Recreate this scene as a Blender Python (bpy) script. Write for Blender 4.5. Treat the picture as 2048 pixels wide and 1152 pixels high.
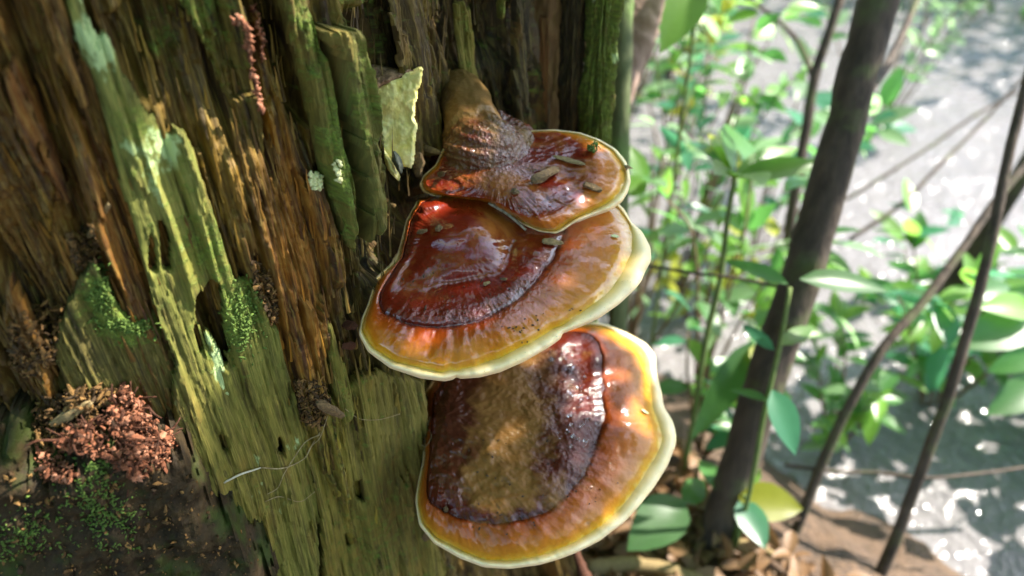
import bpy, math, random
import numpy as np
from mathutils import Vector, Matrix

random.seed(7)
rng = np.random.default_rng(7)
sc = bpy.context.scene
for o in list(bpy.data.objects):
    bpy.data.objects.remove(o)

# ------------------------------------------------------------------ camera
PITCH = math.radians(36.0)
FPX = 1593.0                       # 28 mm lens on a 36 mm wide frame, in photo pixels
CAM = np.array([0.0, -0.55 * math.cos(PITCH), 0.55 * math.sin(PITCH)])
RIGHT = np.array([1.0, 0.0, 0.0])
FWD = np.array([0.0, math.cos(PITCH), -math.sin(PITCH)])
UP = np.array([0.0, math.sin(PITCH), math.cos(PITCH)])
cd = bpy.data.cameras.new('camera')
cam = bpy.data.objects.new('camera', cd)
sc.collection.objects.link(cam)
cam.location = CAM
cam.rotation_euler = (math.pi / 2 - PITCH, 0, 0)
cd.sensor_width = 36.0
cd.lens = 28.0
cd.clip_start = 0.01
cd.clip_end = 400.0
cd.dof.use_dof = True
cd.dof.focus_distance = 0.53
cd.dof.aperture_fstop = 3.7
cd.dof.aperture_blades = 9
sc.camera = cam

# ------------------------------------------------------------------ sky and sun
SUN_EL = math.radians(47.0)
SUN_AZ = math.atan2(0.34, 0.94)          # direction towards the sun, measured from +x
SUN = np.array([math.cos(SUN_EL) * math.cos(SUN_AZ), math.cos(SUN_EL) * math.sin(SUN_AZ), math.sin(SUN_EL)])
w = bpy.data.worlds.new('World')
sc.world = w
w.use_nodes = True
wn = w.node_tree
bg = wn.nodes['Background']
sky = wn.nodes.new('ShaderNodeTexSky')
sky.sky_type = 'NISHITA'
sky.sun_disc = False
sky.sun_elevation = SUN_EL
sky.sun_rotation = math.pi / 2 - SUN_AZ
sky.air_density = 1.0
sky.dust_density = 1.2
sky.ozone_density = 1.0
wn.links.new(sky.outputs['Color'], bg.inputs['Color'])
bg.inputs['Strength'].default_value = 0.15
sl = bpy.data.lights.new('sun', 'SUN')
sl.energy = 5.0
sl.angle = math.radians(0.53)
sl.color = (1.0, 0.94, 0.84)
so = bpy.data.objects.new('sun', sl)
sc.collection.objects.link(so)
so.rotation_euler = Vector(-SUN).to_track_quat('-Z', 'Y').to_euler()
so.location = (3, 1, 4)
sc.view_settings.view_transform = 'Standard'
sc.view_settings.look = 'None'
sc.view_settings.exposure = 1.92
sc.view_settings.gamma = 1.0
sc.cycles.use_denoising = True
sc.cycles.max_bounces = 8
sc.cycles.transparent_max_bounces = 8
sc.cycles.sample_clamp_indirect = 8.0

# ------------------------------------------------------------------ pixels <-> space
def ray(px, py):
    px = np.asarray(px, float); py = np.asarray(py, float)
    a = (px - 1024.0) / FPX; b = (576.0 - py) / FPX
    return FWD + a[..., None] * RIGHT + b[..., None] * UP
def at(px, py, depth):
    return CAM + ray(px, py) * np.asarray(depth, float)[..., None]
def proj(P):
    d = P - CAM
    z = d @ FWD
    return 1024.0 + FPX * (d @ RIGHT) / z, 576.0 - FPX * (d @ UP) / z, z
def hit_plane(px, py, n, d):
    """pixel ray against plane n.X = d"""
    r = ray(px, py)
    t = (np.asarray(d) - CAM @ n) / (r @ n)
    return CAM + r * t[..., None]

# ------------------------------------------------------------------ noise
def _h(ix, iy, seed):
    ix = ix.astype(np.int64); iy = iy.astype(np.int64)
    h = (ix * 374761393 + iy * 668265263 + seed * 2147483647 + 974634721) & 0xFFFFFFFF
    h = ((h ^ (h >> 13)) * 1274126177) & 0xFFFFFFFF
    h = ((h ^ (h >> 16)) * 2246822519) & 0xFFFFFFFF
    h = h ^ (h >> 15)
    return (h & 0xFFFFFF) / float(0xFFFFFF)
def vn(x, y, seed=0):
    x = np.asarray(x, float); y = np.asarray(y, float)
    xi = np.floor(x); yi = np.floor(y)
    fx = x - xi; fy = y - yi
    fx = fx * fx * fx * (fx * (fx * 6 - 15) + 10); fy = fy * fy * fy * (fy * (fy * 6 - 15) + 10)
    a = _h(xi, yi, seed); b = _h(xi + 1, yi, seed); c = _h(xi, yi + 1, seed); d = _h(xi + 1, yi + 1, seed)
    return (a + (b - a) * fx) * (1 - fy) + (c + (d - c) * fx) * fy
def fbm(x, y, seed=0, o=4, g=0.5):
    s = 0; a = 1; t = 0
    for k in range(o):
        s = s + a * vn(x * 2 ** k, y * 2 ** k, seed + 17 * k); t += a; a *= g
    return s / t
def sstep(a, b, x):
    t = np.clip((x - a) / (b - a), 0, 1)
    return t * t * (3 - 2 * t)

# ------------------------------------------------------------------ objects
col = sc.collection
def link(o, parent=None):
    col.objects.link(o)
    if parent is not None:
        o.parent = parent
    return o
def tag(o, label=None, cat=None, group=None, kind=None):
    if label: o['label'] = label
    if cat: o['category'] = cat
    if group: o['group'] = group
    if kind: o['kind'] = kind
    return o
def empty(name, loc=(0, 0, 0)):
    o = bpy.data.objects.new(name, None)
    o.location = loc
    o.empty_display_size = 0.02
    return link(o)
def mesh_np(name, V, F, smooth=True, attrs=None, uv=None):
    V = np.ascontiguousarray(V, dtype=np.float32)
    F = np.ascontiguousarray(F, dtype=np.int32)
    k = F.shape[1]
    me = bpy.data.meshes.new(name)
    me.vertices.add(len(V)); me.vertices.foreach_set('co', V.ravel())
    me.loops.add(F.size); me.loops.foreach_set('vertex_index', F.ravel())
    me.polygons.add(len(F))
    me.polygons.foreach_set('loop_start', np.arange(0, F.size, k, dtype=np.int32))
    me.polygons.foreach_set('use_smooth', np.full(len(F), smooth, dtype=bool))
    me.update(calc_edges=True)
    for n, a in (attrs or {}).items():
        a = np.asarray(a, np.float32)
        if a.ndim == 1:
            at_ = me.attributes.new(n, 'FLOAT', 'POINT'); at_.data.foreach_set('value', a)
        else:
            a4 = np.ones((len(a), 4), np.float32); a4[:, :3] = a
            at_ = me.attributes.new(n, 'FLOAT_COLOR', 'POINT'); at_.data.foreach_set('color', a4.ravel())
    if uv is not None:
        u = me.uv_layers.new(name='UVMap')
        u.data.foreach_set('uv', np.ascontiguousarray(np.asarray(uv, np.float32)[F.ravel()]).ravel())
    return me
def obj(name, me, m, parent=None, origin=None):
    """mesh object; vertices are in world space, origin shifts them to the thing's base"""
    o = bpy.data.objects.new(name, me)
    if m is not None and not me.materials: me.materials.append(m)
    if parent is not None:
        o.parent = parent
        o.location = -np.array(parent.location) if parent.parent is None else (0, 0, 0)
    col.objects.link(o)
    return o
def grid_faces(nr, nc, wrap=False, off=0):
    r = np.arange(nr - 1)[:, None]; c = np.arange(nc if wrap else nc - 1)[None, :]
    c2 = (c + 1) % nc
    f = np.stack([r * nc + c, r * nc + c2, (r + 1) * nc + c2, (r + 1) * nc + c], -1)
    return f.reshape(-1, 4) + off
def tube_np(pts, rad, n=10, bump=0.0, seed=0, cap=True):
    """tapered tube along a smooth path; returns V, F"""
    pts = np.asarray(pts, float); rad = np.asarray(rad, float)
    m = len(pts)
    T = np.gradient(pts, axis=0); T /= np.linalg.norm(T, axis=1)[:, None] + 1e-12
    up = np.array([0.13, 0.31, 0.94]) if abs(T[0] @ np.array([0, 0, 1.0])) < 0.9 else np.array([0.9, 0.4, 0.1])
    X = np.cross(T, up); X /= np.linalg.norm(X, axis=1)[:, None]
    Y = np.cross(T, X)
    a = np.linspace(0, 2 * np.pi, n, endpoint=False)
    R = rad[:, None] * np.ones((1, n))
    if bump:
        R = R * (1 + bump * (vn(np.cos(a)[None] * 1.7 + 9 + 0 * R, np.arange(m)[:, None] * 0.7 + np.sin(a)[None] * 1.7, seed) - 0.5) * 2)
    V = pts[:, None] + R[..., None] * (np.cos(a)[None, :, None] * X[:, None] + np.sin(a)[None, :, None] * Y[:, None])
    V = V.reshape(-1, 3)
    F = grid_faces(m, n, wrap=True)
    if cap:
        V = np.vstack([V, pts[0], pts[-1]])
        i = np.arange(n); j = (i + 1) % n
        c0 = np.stack([np.full(n, m * n), j, i, i], -1)
        c1 = np.stack([np.full(n, m * n + 1), (m - 1) * n + i, (m - 1) * n + j, (m - 1) * n + j], -1)
        F = np.vstack([F, c0, c1])
    return V, F
def tri_clean(V, F):
    return V, F
def spline(P, n):
    """Catmull-Rom through P, n samples"""
    P = np.asarray(P, float)
    Q = np.vstack([2 * P[0] - P[1], P, 2 * P[-1] - P[-2]])
    u = np.linspace(0, len(P) - 1 - 1e-9, n)
    i = np.floor(u).astype(int); t = (u - i)[:, None]
    a, b, c, d = Q[i], Q[i + 1], Q[i + 2], Q[i + 3]
    return 0.5 * (2 * b + (c - a) * t + (2 * a - 5 * b + 4 * c - d) * t ** 2 + (3 * b - a - 3 * c + d) * t ** 3)
def mesh_poly(name, V, faces, smooth=False):
    me = bpy.data.meshes.new(name)
    me.from_pydata([tuple(v) for v in V], [], faces)
    for p in me.polygons: p.use_smooth = smooth
    me.update()
    return me
def tubes_mesh(name, tubes, smooth=True):
    VV = []; FF = []; o = 0
    for V, F in tubes:
        VV.append(V); FF.append(F + o); o += len(V)
    V = np.vstack(VV); F = np.vstack(FF)
    faces = [tuple(dict.fromkeys(f)) for f in F.tolist()]
    return mesh_poly(name, V, faces, smooth)

# ------------------------------------------------------------------ materials
class NT:
    def __init__(self, name):
        self.m = bpy.data.materials.new(name); self.m.use_nodes = True
        self.t = self.m.node_tree
        self.b = self.t.nodes['Principled BSDF']
        self.out = self.t.nodes['Material Output']
    def n(self, typ, ins=None, **kw):
        nd = self.t.nodes.new('ShaderNode' + typ)
        for k, v in kw.items(): setattr(nd, k, v)
        for k, v in (ins or {}).items(): self.set(nd, k, v)
        return nd
    def set(self, nd, k, v):
        s = nd.inputs[k]
        if isinstance(v, bpy.types.NodeSocket): self.t.links.new(v, s)
        else: s.default_value = v
    def P(self, **kw):
        for k, v in kw.items(): self.set(self.b, k.replace('_', ' '), v)
    def uv(self): return self.n('TexCoord').outputs['UV']
    def ob(self): return self.n('TexCoord').outputs['Object']
    def attr(self, nm, out='Fac'): return self.n('Attribute', attribute_name=nm).outputs[out]
    def mapv(self, vec, scale=(1, 1, 1), loc=(0, 0, 0)):
        return self.n('Mapping', {'Vector': vec, 'Scale': scale, 'Location': loc}).outputs['Vector']
    def noise(self, vec, scale=5.0, detail=4.0, rough=0.55, dist=0.0):
        return self.n('TexNoise', {'Vector': vec, 'Scale': scale, 'Detail': detail, 'Roughness': rough, 'Distortion': dist}).outputs['Fac']
    def ramp(self, fac, stops, interp='LINEAR'):
        nd = self.n('ValToRGB', {'Fac': fac}); r = nd.color_ramp; r.interpolation = interp
        while len(r.elements) < len(stops): r.elements.new(0.5)
        for e, (p, c) in zip(r.elements, stops):
            e.position = p; e.color = (c if len(c) == 4 else (*c, 1)) if not np.isscalar(c) else (c, c, c, 1)
        return nd.outputs['Color']
    def mix(self, fac, a, b, mode='MIX'):
        nd = self.n('Mix', data_type='RGBA', blend_type=mode)
        self.set(nd, 0, fac); 
        for i, v in ((6, a), (7, b)):
            if not isinstance(v, bpy.types.NodeSocket): v = (*v, 1) if len(v) == 3 else v
            self.set(nd, i, v)
        return nd.outputs[2]
    def math(self, op, a, b=0.0, clamp=False):
        nd = self.n('Math', operation=op, use_clamp=clamp); self.set(nd, 0, a); self.set(nd, 1, b); return nd.outputs[0]
    def rng(self, v, a, b, c=0.0, d=1.0):
        return self.n('MapRange', {'Value': v, 'From Min': a, 'From Max': b, 'To Min': c, 'To Max': d}).outputs['Result']
    def bump(self, h, strength=0.5, dist=0.001, normal=None):
        ins = {'Height': h, 'Strength': strength, 'Distance': dist}
        if normal is not None: ins['Normal'] = normal
        return self.n('Bump', ins).outputs['Normal']

def wood_material(name, moss=(0.060, 0.085, 0.010), wet=0.25, contrast=1.0, m0=0.36, m1=0.60, tone=(0.54, 0.47, 0.17)):
    k = NT(name); uv = k.uv()
    fine = k.noise(k.mapv(uv, (900, 45, 1)), 1.0, 5, 0.6, 0.15)
    mid = k.noise(k.mapv(uv, (230, 14, 1)), 1.0, 5, 0.6, 0.3)
    low = k.noise(k.mapv(uv, (55, 16, 1)), 1.0, 4, 0.6, 0.4)
    speck = k.noise(uv, 700.0, 2, 0.5)
    tint = k.attr('tint', 'Color')
    tint = k.mix(1.0, tint, tone, 'MULTIPLY')
    dark = k.mix(1.0, tint, (0.16, 0.11, 0.06), 'MULTIPLY')
    pale = k.mix(0.34, tint, (0.60, 0.46, 0.12))
    c = k.mix(k.rng(mid, m0, m1), dark, tint)
    c = k.mix(k.math('MULTIPLY', k.rng(fine, 0.50, 0.72), 0.6), c, pale)
    c = k.mix(k.math('MULTIPLY', k.rng(fine, 0.46, 0.32), 0.6 * contrast), c, dark)
    c = k.mix(k.math('MULTIPLY', k.rng(low, 0.55, 0.70), 0.35), c, (0.22, 0.105, 0.014))
    ms = k.attr('moss')
    mz = k.math('ADD', k.math('MULTIPLY', k.noise(uv, 130.0, 5, 0.7), 1.1), k.math('SUBTRACT', ms, 1.0))
    mz = k.math('MULTIPLY', k.rng(mz, -0.02, 0.16), k.rng(speck, 0.25, 0.5))
    mossc = k.mix(k.rng(k.noise(uv, 420.0, 3), 0.35, 0.7), moss, tuple(min(1, x * 2.4) for x in moss))
    c = k.mix(mz, c, mossc)
    li = k.attr('lichen')
    lz = k.rng(k.math('ADD', k.noise(k.mapv(uv, (90, 40, 1)), 1.0, 4, 0.6), k.math('SUBTRACT', li, 1.0)), 0.0, 0.08)
    c = k.mix(k.math('MULTIPLY', lz, 0.75), c, (0.36, 0.48, 0.22))
    k.P(Base_Color=c, Roughness=k.rng(low, 0.3, 0.7, 0.85 - wet * 0.6, 0.85))
    k.b.inputs['Specular IOR Level'].default_value = 0.35
    h = k.math('ADD', k.math('MULTIPLY', fine, 0.6), k.math('MULTIPLY', mid, 1.2))
    h = k.math('ADD', h, k.math('MULTIPLY', k.math('MULTIPLY', mz, k.noise(uv, 900.0, 2)), 0.8))
    k.set(k.b, 'Normal', k.bump(h, 0.9, 0.0016))
    return k.m
M = {}
M['core'] = wood_material('rotten_wood', wet=0.45)
M['plate'] = wood_material('mossy_wood', wet=0.1, contrast=0.55, m0=0.24, m1=0.54, tone=(0.45, 0.42, 0.21))

# ------------------------------------------------------------------ the stump surface
PLAN = np.array([(-0.42, -0.095), (-0.32, -0.112), (-0.235, -0.092), (-0.165, -0.052), (-0.115, -0.020), (-0.084, 0.012), (-0.074, 0.062),
                 (-0.062, 0.125), (-0.030, 0.172), (-0.004, 0.186), (0.016, 0.205), (0.026, 0.265), (0.03, 0.42), (-0.08, 0.62), (-0.32, 0.74),
                 (-0.60, 0.66), (-0.72, 0.40), (-0.66, 0.10), (-0.53, -0.05)])
_pl = spline(np.vstack([PLAN[-3:], PLAN, PLAN[:3]]), 24 * 400 + 1)
_n = len(PLAN); _step = 24 * 400 // (_n + 5)
_u = np.linspace(0, _n + 5, len(_pl)); _pl = _pl[(_u >= 3) & (_u <= _n + 3)]
_seg = np.r_[0, np.cumsum(np.linalg.norm(np.diff(_pl, axis=0), axis=1))]
LS = _seg[-1]
_tan = np.gradient(_pl, axis=0); _tan /= np.linalg.norm(_tan, axis=1)[:, None]
_nor = np.stack([_tan[:, 1], -_tan[:, 0]], 1)            # outward
for q in range(3):                                        # soften the normals
    kk = 301; ker = np.ones(kk) / kk
    for c in range(2):
        e = np.r_[_nor[-kk:, c], _nor[:, c], _nor[:kk, c]]
        _nor[:, c] = np.convolve(e, ker, 'same')[kk:-kk]
_nor /= np.linalg.norm(_nor, axis=1)[:, None]
CEN = np.array([-0.32, 0.32])
def flare(z):
    return 1.0 + 0.26 * np.clip(-z, -0.6, 1) + 0.55 * np.clip(-z - 0.30, 0, 1) ** 1.6
def tp(s, z, off=0.0):
    """point on the stump: s metres round the plan, height z, off metres outwards"""
    s = np.mod(s, LS)
    x = np.interp(s, _seg, _pl[:, 0]); y = np.interp(s, _seg, _pl[:, 1])
    nx = np.interp(s, _seg, _nor[:, 0]); ny = np.interp(s, _seg, _nor[:, 1])
    f = flare(z)
    X = CEN[0] + (x - CEN[0]) * f + nx * off
    Y = CEN[1] + (y - CEN[1]) * f + ny * off
    return np.stack([X, Y, z + 0 * X], -1)
def grain(s, z):
    """coordinate that stays constant along the grain"""
    lean = 0.16 * sstep(0.35, 0.0, s) * (1 - 0.4 * sstep(0.0, -0.3, z))
    return s + lean * z + 0.006 * (fbm(s * 6, z * 5, 91, 3) - 0.5) * 2

def strips(g, z, width, seglen, seed):
    """broken fibre strips: piecewise depth, abrupt jagged ends along the grain"""
    gw = g / width + 0.9 * (fbm(g * 30, z * 7, seed + 5, 3) - 0.5)
    i = np.floor(gw); f = gw - i
    ph = _h(i, i * 0 + 3, seed) * 10
    zz = z / seglen + ph + 0.25 * (vn(f * 4 + i * 7, z / seglen * 0.6, seed + 2))
    j = np.floor(zz); fz = zz - j
    d = _h(i, j, seed + 9)
    edge = np.minimum(f, 1 - f)
    taper = sstep(0.0, 0.16, edge)
    return d * (0.35 + 0.65 * taper) + 0.15 * fz * d

def wood_disp(s, z, amp=1.0, seed=0):
    g = grain(s, z)
    big = np.abs(fbm(g * 22, z * 2.6, 11 + seed, 3) - 0.5) * 2
    d = -0.020 * (1 - sstep(0.0, 0.34, big)) 
    d += 0.010 * (fbm(g * 28, z * 4, 21 + seed, 3) - 0.5) * 2
    d += 0.0120 * (strips(g, z, 0.016, 0.14, 31 + seed) - 0.5)
    d += 0.0075 * (strips(g, z, 0.0065, 0.075, 41 + seed) - 0.5)
    d += 0.0034 * (strips(g, z, 0.0028, 0.035, 51 + seed) - 0.5)
    d += 0.0022 * (fbm(g * 330, z * 28, 61 + seed, 3) - 0.5) * 2
    d += 0.0012 * (fbm(g * 500, z * 300, 71 + seed, 2) - 0.5) * 2
    return d * amp

def in_poly(px, py, poly):
    """signed distance in pixels, negative inside"""
    poly = np.asarray(poly, float)
    d2 = np.full(px.shape, 1e18); ins = np.zeros(px.shape, bool)
    n = len(poly)
    for i in range(n):
        a = poly[i]; b = poly[(i + 1) % n]
        e = b - a; wx = px - a[0]; wy = py - a[1]
        t = np.clip((wx * e[0] + wy * e[1]) / (e @ e + 1e-9), 0, 1)
        d2 = np.minimum(d2, (wx - t * e[0]) ** 2 + (wy - t * e[1]) ** 2)
        c = ((a[1] > py) != (b[1] > py)) & (px < (b[0] - a[0]) * (py - a[1]) / (b[1] - a[1] + 1e-12) + a[0])
        ins ^= c
    d = np.sqrt(d2)
    return np.where(ins, -d, d)

# tints: colours of the wood by place on the stump, darker in the recesses (photo pixel of the place, reach, colour)
OLIVE = (0.20, 0.155, 0.032); ORANGE = (0.46, 0.19, 0.024); BROWN = (0.16, 0.095, 0.020); DARK = (0.075, 0.045, 0.018)
GREEN = (0.25, 0.285, 0.085); PALE = (0.34, 0.36, 0.14); YEL = (0.30, 0.265, 0.070)
BLOBS = [(60, 100, 150, 200, (0.25, 0.130, 0.020)), (60, 420, 130, 160, (0.25, 0.135, 0.026)), (230, 450, 60, 120, (0.36, 0.155, 0.024)), (60, 650, 120, 120, BROWN),
         (310, 90, 90, 160, OLIVE), (420, 120, 90, 200, (0.24, 0.16, 0.030)), (520, 300, 60, 200, (0.26, 0.15, 0.028)), (450, 420, 80, 120, (0.25, 0.16, 0.028)),
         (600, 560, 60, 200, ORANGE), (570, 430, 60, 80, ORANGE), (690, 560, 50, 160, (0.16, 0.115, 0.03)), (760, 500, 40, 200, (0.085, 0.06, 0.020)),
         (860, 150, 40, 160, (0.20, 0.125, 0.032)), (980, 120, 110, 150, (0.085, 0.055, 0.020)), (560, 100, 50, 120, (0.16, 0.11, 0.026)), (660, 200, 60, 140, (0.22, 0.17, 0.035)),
         (700, 950, 160, 200, YEL), (1040, 1130, 120, 60, (0.17, 0.11, 0.04))]
def tint_at(px, py):
    W = np.full(px.shape, 0.03); C = np.zeros(px.shape + (3,)) + np.array(BROWN) * 0.03
    for x, y, rx, ry, c in BLOBS:
        g = np.exp(-((px - x) / rx) ** 2 - ((py - y) / ry) ** 2)
        W += g; C += g[..., None] * np.array(c)
    return C / W[..., None]

FS0, FS1, DS = 0.04, 0.66, 0.00105
FZ0, FZ1 = -0.44, 0.27
s_f = np.arange(FS0, FS1, DS); z_f = np.arange(FZ0, FZ1, DS * 1.15)
s_c = np.r_[s_f, np.arange(FS1, LS + FS0 - 0.004, 0.012)]
z_c = np.r_[np.arange(-0.75, FZ0, 0.01), z_f, np.arange(FZ1, 0.60, 0.008)]
S, Z = np.meshgrid(s_c, z_c)
stump = empty('tree_stump', (-0.3, 0.3, -0.6))
tag(stump, 'rotting mossy tree stump with torn splintered wood behind the red bracket fungi', 'stump')

P0 = tp(S, Z)
PX, PY, PD = proj(P0.reshape(-1, 3)); PX = PX.reshape(S.shape); PY = PY.reshape(S.shape)
front = (S < 0.80)
px_ = np.where(front, PX, 5000.0); py_ = np.where(front, PY, 5000.0)
disp = wood_disp(S, Z)
def recess(poly, depth, soft):
    sd = in_poly(px_, py_, poly)
    return -depth * sstep(soft, -soft, sd)
disp += recess([(712, 20), (790, 20), (800, 130), (850, 330), (835, 420), (800, 560), (745, 560), (735, 420), (715, 250)], 0.022, 14)
disp += recess([(210, 40), (285, 0), (300, 60), (320, 210), (285, 200), (240, 120)], 0.018, 14)
disp += recess([(540, 0), (590, 0), (600, 140), (640, 260), (600, 250), (560, 120)], 0.016, 12)
disp += recess([(655, 560), (715, 560), (720, 760), (650, 780)], 0.012, 16)
disp += recess([(850, 0), (1075, 0), (1075, 120), (900, 130)], 0.012, 30)
disp += 0.006 * sstep(50, 0, np.abs(px_ - 610) + 0.3 * np.abs(py_ - 560)) 
ztop = 0.44 + 0.10 * (strips(grain(S, Z), Z * 0, 0.03, 1.0, 77))      # torn top edge
Zc = np.minimum(Z, ztop)
V = tp(S, Zc, disp)
tint = tint_at(np.clip(PX, -400, 2500), np.clip(PY, -500, 1700))
mossv = 0.20 + 0.25 * fbm(S * 14, Z * 8, 301, 3) + 0.0 * S
mossv += 0.28 * np.exp(-((px_ - 740) / 60) ** 2) * sstep(650, 300, py_) + 0.2 * np.exp(-((px_ - 330) / 60) ** 2 - ((py_ - 80) / 90) ** 2)
nr, nc = S.shape
F = grid_faces(nr, nc, wrap=True)
me = mesh_np('stump_core', V.reshape(-1, 3), F[:, ::1], True,
             {'tint': tint.reshape(-1, 3), 'moss': mossv.ravel(), 'lichen': np.zeros(S.size)},
             np.stack([grain(S, Z), Z], -1).reshape(-1, 2))
core = obj('core', me, M['core'], stump)
SURF = []                              # (px, py, points, normals) of every surface small things can lie on
def reg(V, sel=None, step=2):
    V = V[::step, ::step]; gu = np.gradient(V, axis=0); gv = np.gradient(V, axis=1)
    N = np.cross(gv, gu); N /= np.linalg.norm(N, axis=-1)[..., None] + 1e-12
    N *= np.sign(np.einsum('ijk,ijk->ij', N, CAM - V))[..., None]
    V = V.reshape(-1, 3); N = N.reshape(-1, 3)
    if sel is not None:
        k_ = sel[::step, ::step].ravel(); V = V[k_]; N = N[k_]
    x, y, d = proj(V); SURF.append((x, y, V, N))
reg(V, front)

# ------------------------------------------------------------------ plates of outer wood, each a part
def plate(name, poly, off, thick, holes=(), tintc=GREEN, moss=0.3, lichen=0.0, amp=0.45, rough=5.0, edge=10.0, edge_drop=0.004,
          mat='plate', seed=0, lump=0.0, srange=None, tintf=None, mossf=None, parent=stump, warp=None, ds=1.0, sheet=None, under=False):
    ss = s_f if srange is None else np.arange(srange[0], srange[1], DS)
    if ds != 1.0: ss = np.arange(ss[0], ss[-1], DS * ds)
    zz = np.arange(FZ0 - 0.06, FZ1 + 0.05, DS * 1.15 * ds)
    # restrict to the area of the polygon
    S, Z = np.meshgrid(ss, zz)
    T = sheet or tp
    B = T(S, Z, off * 0.8)
    x, y, dpt = proj(B.reshape(-1, 3)); x = x.reshape(S.shape); y = y.reshape(S.shape)
    pa = np.asarray(poly, float)
    box = (x > pa[:, 0].min() - 30) & (x < pa[:, 0].max() + 30) & (y > pa[:, 1].min() - 30) & (y < pa[:, 1].max() + 30)
    rr = np.where(box.any(1))[0]; cc = np.where(box.any(0))[0]
    sl = (slice(rr[0], rr[-1] + 1), slice(cc[0], cc[-1] + 1))
    S = S[sl]; Z = Z[sl]; x = x[sl]; y = y[sl]
    g = grain(S, Z)
    sd = in_poly(x, y, poly)
    for h in holes: sd = np.maximum(sd, -in_poly(x, y, h))
    jag = rough * ((fbm(g * 260, Z * 14, 7 + seed, 3) - 0.5) * 2.4 + (fbm(g * 700, Z * 80, 17 + seed, 2) - 0.5) * 1.0 + 0.7 * (strips(g, Z, 0.004, 0.05, 27 + seed) - 0.5))
    sdj = sd + jag
    ins = sdj < 0
    d = off + wood_disp(S, Z, amp, seed) - edge_drop * sstep(-edge, 0, sdj) ** 2
    if lump: d = d + lump * (fbm(S * 19 + Z * 13 + 2 * fbm(S * 12, Z * 12, 5), Z * 19 - S * 13 + 2 * fbm(Z * 12, S * 12, 6), 63 + seed, 4) - 0.5) * 2.4 + 0.3 * lump * (fbm(S * 110 + Z * 60, Z * 110 - S * 60, 73 + seed, 3) - 0.5) * 2 + 0.12 * lump * (fbm(S * 500 + Z * 260, Z * 500 - S * 260, 83, 2) - 0.5) * 2
    if warp is not None: d = d + warp(x, y, S, Z)
    fr = T(S, Z, d); bk = T(S, Z, np.minimum(d - 0.0015, off - thick))
    cell = ins[:-1, :-1] & ins[1:, :-1] & ins[1:, 1:] & ins[:-1, 1:]
    n0, n1 = S.shape
    idx = np.arange(n0 * n1).reshape(n0, n1)
    f = np.stack([idx[:-1, :-1], idx[:-1, 1:], idx[1:, 1:], idx[1:, :-1]], -1)
    ff = f[cell]
    N = n0 * n1
    fb = ff[:, ::-1] + N
    walls = []
    cp = np.pad(cell, 1)
    for (da, db, k0, k1) in ((0, -1, 3, 0), (0, 1, 1, 2), (-1, 0, 0, 1), (1, 0, 2, 3)):
        nb = cp[1 + da:1 + da + n0 - 1, 1 + db:1 + db + n1 - 1]
        q = f[cell & ~nb]
        a, b = q[:, k0], q[:, k1]
        walls.append(np.stack([b, a, a + N, b + N], -1))
    FF = np.vstack([ff, fb] + walls)
    VV = np.vstack([fr.reshape(-1, 3), bk.reshape(-1, 3)])
    tc = (tintf(x, y) if tintf else np.broadcast_to(np.array(tintc, float), S.shape + (3,))).reshape(-1, 3)
    mo = (mossf(x, y) if mossf else np.full(S.shape, moss)).ravel()
    li = (lichen(x, y) if callable(lichen) else np.full(S.shape, lichen)).ravel()
    uv = np.stack([g + seed * 0.37, Z], -1).reshape(-1, 2)
    uv2 = np.stack([g + seed * 0.37 + 0.0, Z + d * 3], -1).reshape(-1, 2)
    wall_dark = 0.75 * np.array(tc)                      # darker tint for the back and sides of the slab
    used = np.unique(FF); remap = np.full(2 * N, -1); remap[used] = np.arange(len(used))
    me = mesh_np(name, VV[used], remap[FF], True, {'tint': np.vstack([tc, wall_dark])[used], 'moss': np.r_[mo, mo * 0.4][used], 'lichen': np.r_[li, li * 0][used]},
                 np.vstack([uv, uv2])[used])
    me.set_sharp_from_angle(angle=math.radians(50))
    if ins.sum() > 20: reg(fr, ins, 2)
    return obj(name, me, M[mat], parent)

def blob(px, py, L):
    r = np.zeros(px.shape)
    for x, y, rx, ry, a in L: r = r + a * np.exp(-((px - x) / rx) ** 2 - ((py - y) / ry) ** 2)
    return r
def tints(base, L):
    def f(px, py):
        C = np.broadcast_to(np.array(base, float), px.shape + (3,)).copy(); 
        for x, y, rx, ry, c in L:
            g = np.exp(-((px - x) / rx) ** 2 - ((py - y) / ry) ** 2)[..., None]
            C = C * (1 - g) + g * np.array(c)
        return C
    return f
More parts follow.
